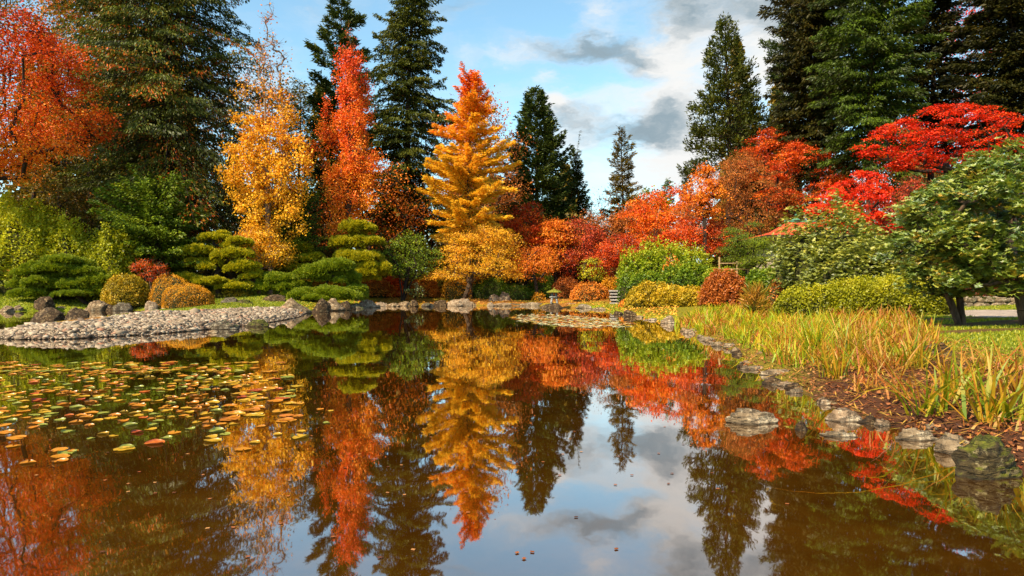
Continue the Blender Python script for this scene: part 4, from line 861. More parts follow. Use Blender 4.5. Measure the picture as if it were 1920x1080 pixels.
RK = [
 (80, 606, 31, 30, 'dark', 'dark lichen spotted round rock in the inlet, left of its twin', dict(cuts=2, rough=.6)),
 (137, 606, 24, 30, 'dark', 'brown spotted round rock in the inlet, right of its darker twin', dict(cuts=2, rough=.6)),
 (76, 583, 23, 27, 'dark', 'tall brown boulder on the lawn edge behind the two inlet rocks', dict()),
 (6, 585, 16, 12, 'tan', 'pinkish low rock at the left edge of the inlet', dict()), (27, 584, 12, 12, 'tan', 'small peaked rock next to the pinkish one at the left edge', dict()),
 (110, 582, 16, 8, 'mossy', 'flat brown rock right of the tall brown boulder', dict()),
 (172, 583, 26, 20, 'tan', 'broad brown rock under the leaning cloud pine', dict()), (205, 583, 10, 12, 'dark', 'small dark rock between two brown ones under the olive azalea', dict()),
 (226, 583, 18, 16, 'mossy', 'mossy rock in front of the olive round azalea', dict()), (280, 583, 14, 19, 'pale', 'pale egg shaped stone before the golden clipped dome', dict(cuts=1, rough=.5)),
 (232, 600, 24, 14, 'tan', 'low smooth tan rock at the back of the pebble beach', dict(cuts=1, rough=.4)), (310, 583, 14, 6, 'tan', 'flat stone left of the orange clipped dome', dict()),
 (412, 618, 31, 18, 'mossy', 'undercut mossy boulder on the front of the pebble beach', dict(dr=.6)),
 (398, 625, 16, 6, 'tan', 'thin slab at the water in front of the undercut mossy boulder', dict(dr=.6)),
 (482, 613, 26, 14, 'mossyg', 'mossy mound shaped rock right of the undercut boulder', dict(dr=.6)),
 (546, 588, 32, 30, 'tan', 'large pointed slab with yellow moss at the tip of the pebble beach', dict(apex=-.35, cuts=7, rough=.5, dr=.9)),
 (600, 586, 20, 28, 'dark', 'large black rock under the low pines at the end of the beach', dict(rough=.6)),
 (622, 583, 22, 24, 'tan', 'sloping tan rock leaning behind the black one', dict(apex=-.2)),
 (644, 582, 14, 18, 'dark', 'smaller dark round rock right of the large black one', dict(rough=.5)),
 (668, 579, 13, 12, 'mossy', 'mossy rock between the dark round rock and the pale triangular one', dict()),
 (688, 577, 20, 17, 'pale', 'pale triangular rock on the far shore', dict(apex=-.2)), (712, 575, 12, 10, 'pale', 'small pale rock beside the triangular one', dict()),
 (735, 575, 13, 8, 'tan', 'low brown rock left below the many stemmed tree', dict()), (757, 574, 12, 10, 'tan', 'tan rock right below the many stemmed tree', dict()),
 (776, 575, 8, 14, 'dark', 'narrow dark upright rock below the many stemmed tree', dict()), (799, 575, 12, 8, 'mossy', 'low moss covered rock on the far shore before the rust shrub', dict()),
 (825, 574, 12, 13, 'dark', 'dark rock just left of the whitest shore rock', dict()), (862, 574, 22, 16, 'pale', 'whitest broad rock on the far shore', dict(cuts=4)),
 (885, 573, 10, 7, 'tan', 'small tan rock right of the whitest one', dict()), (920, 574, 6, 9, 'pale', 'tiny white upright stone on the far shore', dict()),
 (945, 574, 18, 7, 'tan', 'flat tan rock on the shore below the pale pair', dict()), (962, 573.5, 14, 6, 'mossy', 'flat mossy rock just left of the long pale slab', dict()),
 (996, 573.5, 30, 7, 'slab', 'long low pale slab left of the stone lantern', dict(dr=.5)),
 (1039, 578, 20, 11, 'dark', 'dark wet rock carrying the stone lantern', dict(rough=.6, cuts=3)),
 (1075, 576, 16, 9, 'tan', 'tan rock right of the lantern rock', dict()), (1097, 578, 18, 8, 'slab', 'pale flat rock below the salmon azalea', dict()),
 (1125, 581, 14, 5, 'tan', 'thin stone at the tip of the small green lawn', dict()), (1160, 590, 9, 7, 'dark', 'small dark stone on the edge of the small green lawn', dict()),
 (1182, 594, 12, 14, 'dark', 'dark rock at the foot of the small rust azalea', dict()), (1200, 596, 10, 5, 'tan', 'flat stone at the water under the golden olive azalea', dict()),
 (1222, 601, 12, 5, 'pale', 'pale flat stone along the grass under the golden olive azalea', dict()),
 (1254, 607, 14, 15, 'pale', 'pale rounded boulder where the irises begin', dict(cuts=3, rough=.5)),
 (1332, 640, 18, 11, 'slab', 'grey ledge rock at the left end of the iris bank', dict(rot=.3)), (1352, 650, 14, 10, 'slab', 'second grey ledge rock of the iris bank', dict()),
 (1377, 654, 20, 13, 'slab', 'dark hollow ledge below the dry reddish grass', dict()), (1405, 656, 13, 12, 'tan', 'small square rock right of the hollow ledge', dict()),
 (1428, 640, 18, 15, 'dark', 'dark rock set back among the irises above the ledges', dict()),
 (1436, 671, 17, 15, 'tan', 'tan sloping rock above the long layered slab', dict()), (1405, 682, 20, 6, 'slab', 'thin layered slab low at the waterline', dict(dr=.5)),
 (1418, 694, 32, 9, 'slab', 'long layered grey slab at the waterline of the bank', dict(dr=.45)), (1466, 706, 34, 15, 'slab', 'long rough grey slab stepping up the bank', dict(dr=.5, rot=-.2)),
 (1512, 723, 18, 7, 'pale', 'pale flat stone above the double slab', dict()), (1492, 738, 22, 9, 'slab', 'double layered small slab in the shallow water', dict(dr=.5)),
 (1422, 796, 54, 30, 'slab', 'largest grey rock standing in the water off the bank', dict(dr=.5, cuts=6, tilt=-.05)),
 (1508, 808, 17, 17, 'dark', 'small dark pointed rock right of the largest water rock', dict(apex=-.2)), (1582, 820, 42, 14, 'slab', 'low flat grey rock in the water before the mulch bank', dict(dr=.45)),
 (1592, 792, 38, 26, 'pale', 'pale layered slab at the edge of the mulch', dict(dr=.6, cuts=7)), (1635, 796, 22, 16, 'dark', 'dark gap stone beside the pale layered slab', dict()),
 (1660, 800, 18, 17, 'pale', 'pale rounded stone at the edge of the mulch', dict(cuts=3)), (1722, 826, 46, 24, 'slab', 'long grey slab tilting to the right of the pale stones', dict(dr=.5, tilt=-.08, cuts=6)),
 (1802, 852, 36, 34, 'slab', 'sloping grey slab next to the big mossy boulder', dict(dr=.6, cuts=7)),
 (1872, 900, 74, 76, 'mossyg', 'big moss covered boulder at the lower right of the bank', dict(cuts=4, dr=.7, rough=1.2)),
]
for i, (px, py, hw, h, m, lab, kw) in enumerate(RK):
    if px > 1300 and m in ('slab', 'pale'): h *= .88; hw *= 1.08
    if 650 < px < 1240 and m != 'slab': hw *= 1.25; h *= .9
    rock(px, py, hw, h, m, lab, seed=11 + i * 7, **kw)
def edge_stones():
    r = np.random.default_rng(91); pts = SH[0:13]; seg = np.linalg.norm(np.diff(pts, axis=0), axis=1); cum = np.concatenate([[0], np.cumsum(seg)])
    for k in range(30):
        d = r.uniform(0, cum[-1]); i = int(np.searchsorted(cum, d) - 1); i = max(i, 0); p = pts[i] + (pts[i + 1] - pts[i]) * ((d - cum[i]) / seg[i]); p = p + r.normal(size=2) * .10
        s = r.uniform(.06, .17) * (1 + .02 * p[1]); px = 960 + p[0] / p[1] * F
        rock(px, 0, s * F / p[1], s * r.uniform(.5, .9) * F / p[1], ['tan', 'slab', 'dark', 'pale'][int(r.integers(4))], 'small stone in the broken row along the right waterline', seed=900 + k, Y=p[1], z=0.0, group='small stones along the right waterline', name='edge_stone')
edge_stones()
# rocks that lie back on land
for i, (px, Y, hw, h, m, lab) in enumerate([(925, 64, 13, 16, 'pale', 'left stone of the pale pair before the dark juniper'), (946, 64, 12, 17, 'pale', 'right stone of the pale pair before the dark juniper'),
        (512, 50, 24, 14, 'dark', 'dark sunken boulder on the lawn behind the pebbles'), (426, 46, 22, 14, 'mossy', 'mossy sunken boulder on the lawn right of the orange clipped dome'),
        (455, 45, 18, 9, 'mossyg', 'low mossy rock on the lawn before the tall cloud pine'), (1545, 9.6, 12, 12, 'tan', 'loose tan stone in the mulch under the irises'),
        (1765, 12.5, 30, 30, 'dark', 'brown stump like rock among the near irises'), (1490, 34, 12, 12, 'pale', 'pale rock at the left foot of the yellow green hedge')]):
    rock(px, 0, hw, h, m, lab, seed=400 + i, Y=Y, z=max(T(X(px, Y), Y), 0) - .03, group='rocks lying back on the banks', name='bank_rock')

# ================================================================ pebble beach
def pebbles():
    r = np.random.default_rng(5); V0, F0 = ICO[2]; n0 = 240000
    px = r.uniform(-70, 585, n0); d = r.uniform(17, 50, n0)
    x = (px - 960) / F * d; z = height(x, d); qx, qy = topix(x, d, z); k = inpoly(qx, qy, PEB) & (r.random(n0) < d / 50) & (z > -.012)
    x, y, z = x[k], d[k], z[k]; x, y, z = x[:26000], y[:26000], z[:26000]; n = len(x)
    V1 = ICO[1][0]; F1 = ICO[1][1]
    s = np.exp(r.normal(size=n) * .34) * .052; s = np.where(r.random(n) < .03, s * 2.0, s)
    sc = np.stack([s * r.uniform(.8, 1.3, n), s * r.uniform(.7, 1.1, n), s * r.uniform(.38, .65, n)], 1)
    a = r.random(n) * 6.28; Vb = V1[None] * (1 + .10 * np.clip(r.normal(size=(n, len(V1), 1)), -1.6, 1.6)) * sc[:, None]
    tl = r.normal(size=(n, 1)) * .3
    c, s_ = np.cos(a)[:, None], np.sin(a)[:, None]; zz = Vb[..., 2] + Vb[..., 0] * tl
    P = np.stack([Vb[..., 0] * c - Vb[..., 1] * s_ + x[:, None], Vb[..., 0] * s_ + Vb[..., 1] * c + y[:, None], zz + z[:, None] + .03], -1)
    Fq = F1[None] + (np.arange(n) * len(V1))[:, None, None]
    m, t = newmat('pebble_stone')
    at = t.n('ShaderNodeAttribute', attribute_name='v').outputs['Fac']
    col = t.ramp(at, [(0, (.10, .055, .03)), (.25, (.26, .18, .11)), (.6, (.40, .29, .19)), (.88, (.54, .43, .31)), (1, (.40, .16, .08))])
    oc = t.n('ShaderNodeTexCoord').outputs['Object']; col = t.mix(.35, col, t.n('ShaderNodeCombineColor', {0: t.noise(oc, 9, 3), 1: t.noise(oc, 9, 3), 2: t.noise(oc, 9, 3)}).outputs[0], 'MULTIPLY')
    t.n('ShaderNodeOutputMaterial', {'Surface': t.n('ShaderNodeBsdfPrincipled', {'Base Color': col, 'Roughness': .8}).outputs[0]})
    o = build('pebbles', P.reshape(-1, 3), Fq.reshape(-1, 3), m, np.repeat(r.random(n) ** np.where(z < .035, 3.0, 1.15), len(F1)), None, None, True)
    tag(o, 'pale rounded pebbles covering the low spit', kind='stuff')
pebbles()

# ================================================================ lily pads
def pad_mesh(seed, mats, curl=.18):
    r = np.random.default_rng(seed); k = 22; a0 = .16; th = np.linspace(a0, 2 * math.pi - a0, k)
    V = [(0, 0, 0.004)]; rings = [.35, .7, .93, 1.0]
    for j, q in enumerate(rings):
        lift = [0, .01, .03, curl][j]
        for t_ in th:
            w = 1 + .05 * math.sin(3 * t_ + seed) + .03 * math.sin(7 * t_)
            V.append((q * w * math.cos(t_), q * w * math.sin(t_), .004 + lift * (.55 + .45 * math.sin(2 * t_ + seed)) + .02 * q * math.sin(5 * t_ + seed)))
    Q = []
    for i in range(k - 1): Q.append((0, 1 + i, 2 + i, 2 + i))
    Fs = [(0, 1 + i, 2 + i) for i in range(k - 1)]
    for j in range(3):
        for i in range(k - 1):
            a = 1 + j * k + i; Fs.append((a, a + k, a + k + 1)); Fs.append((a, a + k + 1, a + 1))
    return np.array(V), np.array(Fs)
def lily_things():
    r = np.random.default_rng(77); protos = []
    kinds = [('padorange', 'orange lily pad with a curled rim floating in the left part of the pond'), ('padyellow', 'yellow lily pad with a curled rim floating in the left part of the pond'),
             ('padgreen', 'yellow green lily pad with a curled rim floating in the left part of the pond'), ('padred', 'brownish red lily pad with a curled rim floating in the left part of the pond')]
    for ki, (mk, lab) in enumerate(kinds):
        for s in range(3):
            V, Fs = pad_mesh(ki * 5 + s, None, .10 + .10 * s); rr = np.random.default_rng(ki * 9 + s)
            o = build('lily_pad', V, Fs, L[mk], .25 + .5 * rr.random() + .35 * (rr.random(len(Fs)) - .5) * (np.arange(len(Fs)) > 20), None, None, True)
            tag(o, lab, 'lily pad', 'lily pads in the left part of the pond'); protos.append(o)
    pts = []; want = 300
    lone = [(232, 843, 1.2), (238, 839, .9), (291, 831, 1.2), (398, 827, 1.1), (456, 843, 1.0), (562, 820, 1.2), (478, 830, .7), (112, 844, .9), (126, 850, 1), (112, 857, 1), (137, 846, .6), (112, 866, .8), (52, 868, .8), (24, 837, .8), (213, 818, .6), (170, 823, .5), (283, 805, .8), (312, 822, .7), (520, 815, .6), (564, 809, .6), (490, 800, .6), (600, 768, .6), (612, 793, .5), (620, 771, .5)]
    for px, py, s in lone: pts.append((*W(px, py), s))
    tries = 0; cl = [(r.uniform(0, 470), 700 + 125 * r.random() ** 1.3) for _ in range(75)]
    while len(pts) < want and tries < 60000:
        tries += 1
        if r.random() < .7: c = cl[r.integers(len(cl))]; px, py = c[0] + r.normal() * 26, c[1] + r.normal() * 5
        else: px, py = r.uniform(-10, 500), r.uniform(698, 815)
        if py < 699 or py > 835 or px < -25 or px > 520: continue
        if px > 440 and py > 780: continue
        if py > 790 and r.random() < .6: continue
        x, y = W(px, py); s = r.uniform(.6, 1.15)
        if any((x - a) ** 2 + (y - b) ** 2 < (.088 * (s + c)) ** 2 for a, b, c in pts): continue
        pts.append((x, y, s))
    for i, (x, y, s) in enumerate(pts):
        k = int(r.choice(4, p=[.42, .37, .14, .07])) * 3 + int(r.integers(3))
        p = protos[k]
        o = p if not p.get('used') else p.copy()
        if not p.get('used'): p['used'] = 1
        else: COL.objects.link(o)
        o.location = (x, y, .004 + .003 * r.random()); sc = .080 * s
        o.scale = (sc, sc, sc); o.rotation_euler = (r.normal() * .03, r.normal() * .03, r.random() * 6.28)
    for p in protos:
        if 'used' in p and p.get('used'): pass
    for o in COL.objects:
        if 'used' in o: del o['used']
    # the small crowded pads beyond, and the crowded patch before the lantern
    def mass(pxr, pyr, n, rad, mats, name, lab, seed, pr, dens=None):
        r = np.random.default_rng(seed); qs = []; acc = [[], [], [], []]; nv = 0; P = []
        while len(P) < n:
            px, py = r.uniform(*pxr), r.uniform(*pyr)
            if dens and r.random() > dens(px, py): continue
            P.append(W(px, py))
        for (x, y) in P:
            V, Fs = PM[int(r.integers(4))]; a = r.random() * 6.28; s = rad * r.uniform(.6, 1.2); c, q = math.cos(a) * s, math.sin(a) * s
            acc[0].append(np.stack([V[:, 0] * c - V[:, 1] * q + x, V[:, 0] * q + V[:, 1] * c + y, V[:, 2] * s + .004 + .01 * r.random()], 1)); acc[1].append(Fs + nv); nv += len(V)
            acc[2].append(np.full(len(Fs), r.random())); acc[3].append(np.full(len(Fs), int(r.choice(4, p=pr))))
        o = build(name, np.concatenate(acc[0]), np.concatenate(acc[1]), mats, np.concatenate(acc[2]), np.concatenate(acc[3])); tag(o, lab, kind='stuff')
    PM = [pad_mesh(50 + i, None, .12) for i in range(4)]
    MM = [L['padorange'], L['padyellow'], L['padgreen'], L['padred']]
    mass((-10, 560), (680, 700), 130, .10, MM, 'far_lily_pads', 'small crowded orange lily pads beyond the nearer ones', 5, [.45, .3, .15, .10], lambda a, b: (1 - max(a - 380, 0) / 200) * ((b - 672) / 30))
    mass((430, 560), (700, 790), 45, .11, MM, 'sparse_lily_pads', 'sparse small lily pads at the right rim of the pad field', 6, [.4, .3, .2, .1])
    pale = leafmat('lily_pale', [(.34, .34, .16), (.52, .48, .26), (.62, .52, .28)], .1, .15, .3)
    def dn(px, py):
        u = (px - 1068) / 118; v = (py - (602 + u * 7)) / 11.5; return max(0, 1.15 - (u * u + v * v) ** 2)
    mass((945, 1190), (588, 622), 1050, .12, [L['padorange'], L['padyellow'], pale, L['padred']], 'middle_lily_pads', 'crowded raft of pale lily pads before the stone lantern', 7, [.17, .2, .48, .15], dn)
lily_things()

# ================================================================ irises
def iris(x, y, h, n, mat, label, seed, spread=.5, w=.011, name='iris_clump', group='iris clumps on the right bank', lean=0.0, base=.12):
    r = np.random.default_rng(seed); z = max(T(x, y), -0.02)
    P0 = np.stack([r.normal(size=n) * base, r.normal(size=n) * base, np.zeros(n) - .02], 1)
    az = r.random(n) * 6.283; tl = np.abs(r.normal(size=n)) * spread * .85 + .08; hh = h * r.uniform(.35, 1.12, n)
    droop = np.where(r.random(n) < .30, r.uniform(.5, 1.4, n), r.uniform(0, .35, n))
    D = np.stack([np.cos(az), np.sin(az)], 1); S = np.stack([-np.sin(az + r.normal(size=n) * .9), np.cos(az + r.normal(size=n) * .9)], 1)
    k = 6; V = np.zeros((n, k, 2, 3)); f = np.linspace(0, 1, k)
    for i, q in enumerate(f):
        out = hh * (tl * q + droop * .55 * q ** 2.6); up = hh * (q - .10 * tl * q - droop * .5 * q ** 3)
        c = P0 + np.concatenate([D * out[:, None], up[:, None]], 1); c[:, 0] += lean * q * hh
        ww = w * (1.0 - q ** 2.5) * r.uniform(.8, 1.2) + .0012
        s3 = np.concatenate([S * ww, np.zeros((n, 1))], 1); V[:, i, 0] = c - s3; V[:, i, 1] = c + s3
    V[..., 2] = np.maximum(V[..., 2], -0.02 + 0 * V[..., 2])
    idx = np.arange(n * k * 2).reshape(n, k, 2)
    Q = np.stack([idx[:, :-1, 0], idx[:, :-1, 1], idx[:, 1:, 1], idx[:, 1:, 0]], -1).reshape(-1, 4)
    vb = r.random(n); v = (vb[:, None] * .75 + .25 * f[None, 1:] + .06 * r.normal(size=(n, k - 1))).ravel()
    o = build(name, V.reshape(-1, 3), Q, mat, v); o.location = (x, y, z); tag(o, label, 'iris plant', group)
    return o
near = [ # px, base py, height px, blades, kind, label, spread, w
 (1868, 788, 135, 46, 'iris', 'tall fan of green and orange blades nearest the right edge', .75, .013),
 (1748, 772, 115, 30, 'iris', 'wide open iris fan with broad green blades over the mulch', .8, .014),
 (1797, 745, 95, 40, 'iris', 'dense green and tan iris between the two open fans', .6, .011),
 (1912, 742, 110, 40, 'irisdry', 'dry orange iris cut by the right edge of the view', .6, .011),
 (1695, 745, 78, 26, 'irisdry', 'tan dry iris left of the wide open fan', .5, .010),
 (1628, 733, 52, 30, 'irisdry', 'small straw coloured iris spreading low over the mulch', .9, .009),
 (1567, 708, 82, 42, 'iris', 'bright green upright iris at the front of the reed bank', .45, .011),
 (1500, 688, 40, 14, 'irisyellow', 'small yellow iris sprig near the long rough slab', .5, .010),
 (1478, 682, 38, 12, 'irisyellow', 'lone yellow iris sprig at the left of the bank front', .4, .010),
 (1650, 700, 80, 50, 'irisdry', 'big dry tan and orange iris behind the straw coloured one', .6, .010),
 (1710, 690, 90, 50, 'iris', 'green and gold iris before the lawn corner', .55, .011),
 (1530, 660, 95, 60, 'irisyellow', 'tall yellow green iris above the long rough slab', .45, .011),
 (1600, 672, 92, 60, 'iris', 'broad green and amber iris in the middle of the reed bank', .5, .011),
 (1860, 700, 60, 30, 'irisdry', 'dry reddish iris tuft behind the nearest fan', .6, .010),
 (1890, 806, 34, 16, 'irisdry', 'short dead iris stub at the mulch edge by the big boulder', .5, .010),
]
for i, (px, py, hp, n, k, lab, sp, w) in enumerate(near):
    x, y, z = ground_at(px, py); iris(x, y, hp / F * y * 1.15, int(n * 1.5), L[k], lab, 500 + i, sp, w)
def iris_field():
    r = np.random.default_rng(9); pts = []
    reg = [(1266, 612), (1300, 590), (1380, 575), (1460, 582), (1560, 592), (1700, 598), (1745, 625), (1755, 660), (1700, 690), (1620, 698), (1540, 702), (1480, 686), (1440, 662), (1400, 646), (1340, 633), (1290, 620)]
    lab = {'iris': 'upright clump of green and gold iris blades in the dense reed bank', 'irisdry': 'clump of dry orange and tan iris blades in the dense reed bank', 'irisyellow': 'clump of bright yellow iris blades in the dense reed bank'}
    tries = 0
    while len(pts) < 215 and tries < 20000:
        tries += 1; px, py = r.uniform(1262, 1760), r.uniform(575, 695)
        if not inpoly(np.array([px]), np.array([py]), reg)[0]: continue
        x, y, z = ground_at(px, py)
        if any((x - a) ** 2 + (y - b) ** 2 < (.30 + .012 * y) ** 2 for a, b in pts): continue
        if sdist([x], [y])[0] < .12: continue
        pts.append((x, y))
        far = sst(30, 10, y)
        p = [.35, .40, .25] if px > 1560 else [.30, .18, .52] if px > 1400 else [.12, .18, .70]
        k = ['iris', 'irisdry', 'irisyellow'][int(r.choice(3, p=p))]
        h = r.uniform(.42, .68) * (1.0 if y > 12 else .9)
        iris(x, y, h, int(r.uniform(30, 46)), L[k], lab[k], 600 + len(pts), r.uniform(.35, .6), .011 + .0006 * max(y - 12, 0), base=.15)
iris_field()

# ================================================================ litter, moss tufts and lawn grass
def scatter():
    r = np.random.default_rng(21)
    # fallen leaves on the mulch and banks
    n = 15000; px = r.uniform(1300, 2050, n); y = 5 + 17 * r.random(n) ** 1.2; x = (px - 960) / F * y; sd = sdist(x, y); k = (sd > .02) & (sd < 5); x, y = x[k], y[k]
    z = height(x, y) + .015 + .02 * r.random(len(x)); P = np.stack([x, y, z], 1)
    V, Q, v = leaves(r, P, .055, 1.6, .4, r.random(len(x)))
    lit = leafmat('leaf_litter', [(.05, .02, .012), (.16, .05, .02), (.32, .10, .03), (.42, .20, .07), (.22, .04, .015)], .1)
    o = build('fallen_leaves', V, Q, lit, v); tag(o, 'red brown fallen leaves lying on the mulch bank', kind='stuff')
    n = 16000; px = r.uniform(560, 1270, n); y = r.uniform(34, 72, n); x = (px - 960) / F * y; sd = sdist(x, y); k = (sd > .05) & (sd < 14); x, y = x[k], y[k]
    z = height(x, y) + .03; V, Q, v = leaves(r, np.stack([x, y, z], 1), .13, 1.2, .45, r.random(len(x)))
    o = build('shore_leaves', V, Q, leafmat('leaf_litter_far', [(.20, .07, .012), (.55, .20, .02), (.75, .34, .03), (.40, .32, .02)], .1), v); tag(o, 'golden fallen leaves over the far shore', kind='stuff')
    # fallen straw between the irises
    n = 15000; px = r.uniform(1262, 1900, n); y = r.uniform(6.5, 32, n); x = (px - 960) / F * y; sd = sdist(x, y); k = (sd > .02) & (sd < 4.6); x, y = x[k], y[k]; n = len(x)
    P = np.stack([x, y, height(x, y) + .02 + .05 * r.random(n)], 1); a = r.random(n) * 6.28; ln = r.uniform(.10, .36, (n, 1)); A = nrm(np.stack([np.cos(a), np.sin(a), r.normal(size=n) * .18], 1)) * ln
    B = np.stack([-np.sin(a), np.cos(a), a * 0], 1) * (.004 + .0004 * y)[:, None]; V, Q = cards(P, A, B)
    o = build('iris_straw', V, Q, leafmat('straw', [(.20, .05, .015), (.42, .15, .03), (.58, .30, .06), (.45, .34, .04)], .15), r.random(n)); tag(o, 'fallen straw and dead blades between the irises', kind='stuff')
    # lawn grass
    n = 60000; px = r.uniform(-40, 620, n); y = r.uniform(30, 64, n); x = (px - 960) / F * y; A = [(x, y)]
    px = r.uniform(1560, 2200, 60000); y2 = r.uniform(9, 34, 60000); A.append(((px - 960) / F * y2, y2))
    px = r.uniform(1075, 1265, 14000); y3 = r.uniform(32, 56, 14000); A.append(((px - 960) / F * y3, y3))
    x = np.concatenate([a[0] for a in A]); y = np.concatenate([a[1] for a in A]); sd = sdist(x, y); z = height(x, y, sd); c = cover(x, y, z, sd)
    k = (sd > .1) & (c[:, 1] > c[:, 0] * .98) & (c[:, 1] > .15); x, y, z = x[k], y[k], z[k]; n = len(x)
    P = np.stack([x, y, z - .005], 1); h = (.05 + .0012 * y)[:, None] * r.uniform(.6, 1.3, (n, 1)); A = nrm(rand_unit(r, n) * .6 + np.array([0, 0, 1.])) * h
    B = nrm(np.cross(A, rand_unit(r, n))) * (.006 + .0006 * y)[:, None]
    V, Q = cards(P, A, B, .3); o = build('lawn_grass', V, Q, leafmat('grass_blades', [(.10, .14, .008), (.20, .24, .010), (.32, .32, .014), (.42, .36, .02)], .3), r.random(n)); tag(o, 'short yellow green lawn grass', kind='stuff')
    # leaves drifting on the pond
    n = 900; d = r.uniform(4, 40, n); px = r.uniform(-50, 1500, n); x = (px - 960) / F * d; k = sdist(x, d) < -.3; x, d = x[k], d[k]
    P = np.stack([x, d, np.full(len(x), .006)], 1); N = len(x); a = r.random(N) * 6.28; A = np.stack([np.cos(a), np.sin(a), a * 0], 1) * .04; B = np.stack([-np.sin(a), np.cos(a), a * 0], 1) * .016
    V, Q = cards(P, A, B); o = build('floating_leaves', V, Q, lit, r.random(N)); tag(o, 'tiny leaves drifting on the pond', kind='stuff')
scatter()

# ================================================================ built things
import bmesh
def bm_obj(name, fn, mat, parent=None, bevel=0.0):
    bm = bmesh.new(); fn(bm)
    if bevel: bmesh.ops.bevel(bm, geom=bm.edges[:], offset=bevel, segments=1, affect='EDGES', clamp_overlap=True)
    me = bpy.data.meshes.new(name); bm.to_mesh(me); bm.free(); me.materials.append(mat)
    o = bpy.data.objects.new(name, me); COL.objects.link(o)
    if parent: o.parent = parent
    return o
def box(bm, c, s, rz=0.0):
    from mathutils import Matrix
    bmesh.ops.create_cube(bm, size=1.0, matrix=Matrix.Translation(c) @ Matrix.Rotation(rz, 4, 'Z') @ Matrix.Diagonal((*s, 1)))
def lathe(bm, prof, sides=6, rot=0.0, c=(0, 0, 0)):
    rings = []
    for (rad, z) in prof:
        rings.append([bm.verts.new((c[0] + rad * math.cos(rot + 2 * math.pi * i / sides), c[1] + rad * math.sin(rot + 2 * math.pi * i / sides), c[2] + z)) for i in range(sides)])
    for a, b in zip(rings[:-1], rings[1:]):
        for i in range(sides): bm.faces.new((a[i], a[(i + 1) % sides], b[(i + 1) % sides], b[i]))
    bm.faces.new(list(reversed(rings[0]))); bm.faces.new(rings[-1])
STONE = rockmat('lantern_stone', (0.26, 0.24, 0.21), (0.42, 0.39, 0.35), (0.52, 0.50, 0.45), 0.0)
MOSS = rockmat('lantern_moss', (0.30, 0.24, 0.03), (0.40, 0.34, 0.04), (0.34, 0.30, 0.10), 0.5, (0.38, 0.36, 0.03))
def lantern():
    Y = (CH) * F / (578 - 540.) + 0.75; x = X(1039, Y); s = 1.18; z = 0.36
    root = empty('stone_lantern', (x, Y, z), 'squat stone lantern with a mossy wide roof standing on a dark rock at the water', 'lantern', None)
    for k in range(4):
        a = math.pi / 4 + k * math.pi / 2
        def leg(bm, a=a):
            pr = [(.27, 0.0, .075), (.275, .15, .07), (.22, .30, .07), (.15, .38, .08)]
            V, Q = polytube([(q * s * math.cos(a), q * s * math.sin(a), h * s) for q, h, w in pr], [w * s for _, _, w in pr], 6)
            vs = [bm.verts.new(v) for v in V]; [bm.faces.new([vs[i] for i in f]) for f in Q]
        bm_obj('leg', leg, STONE, root)
    bm_obj('base_plate', lambda bm: lathe(bm, [(.24 * s, .37 * s), (.33 * s, .41 * s), (.33 * s, .46 * s), (.26 * s, .49 * s)], 6), STONE, root, .01)
    def chamber(bm):
        for k in range(6):
            a = k * math.pi / 3; box(bm, (.19 * s * math.cos(a), .19 * s * math.sin(a), .60 * s), (.07 * s, .07 * s, .22 * s), a)
        lathe(bm, [(.21 * s, .485 * s), (.21 * s, .52 * s)], 6); lathe(bm, [(.21 * s, .69 * s), (.22 * s, .72 * s)], 6)
    bm_obj('light_chamber', chamber, STONE, root)
    bm_obj('roof', lambda bm: lathe(bm, [(.16 * s, .715 * s), (.53 * s, .735 * s), (.545 * s, .775 * s), (.36 * s, .87 * s), (.16 * s, .94 * s), (.03 * s, .97 * s)], 6), MOSS, root, .012)
    bm_obj('finial', lambda bm: lathe(bm, [(.03 * s, .965 * s), (.07 * s, .99 * s), (.06 * s, 1.04 * s), (.015 * s, 1.08 * s)], 8), MOSS, root)
lantern()
STEP = solidmat('step_stone', (0.22, 0.19, 0.17), (0.40, 0.35, 0.31), 7, .9, .6, c3=(.30, .24, .16))
def steps():
    Y0 = 53.5; x = X(1163, Y0); z = T(x, Y0); root = empty('stone_steps', (x, Y0, z), 'short flight of pale stone steps between the salmon azalea and the green hedge', 'steps', None)
    for k in range(5):
        bm_obj('step', lambda bm, k=k: box(bm, ((k % 2) * .08 + .05 * k, .7 * k + .35, .06 + .24 * k), (1.5 - .06 * k, .62, .13)), STEP, root, .02)
        bm_obj('riser', lambda bm, k=k: box(bm, ((k % 2) * .08 + .05 * k, .7 * k + .46, .24 * k - .12), (1.4 - .06 * k, .62, .26)), WOODD, root)
steps()
ROOF = solidmat('red_shingle', (0.42, 0.045, 0.018), (0.60, 0.09, 0.03), 3, .85, .5, (1, 1, 4), spec=.2)
COPPER = solidmat('green_copper', (0.05, 0.17, 0.11), (0.10, 0.26, 0.17), 5, .6, .2)
WOODD = solidmat('dark_timber', (0.035, 0.018, 0.010), (0.08, 0.045, 0.025), 6, .85, .4, (1, 1, .3))
PLAST = solidmat('plaster', (0.45, 0.36, 0.26), (0.52, 0.42, 0.31), 3, .95, .1)
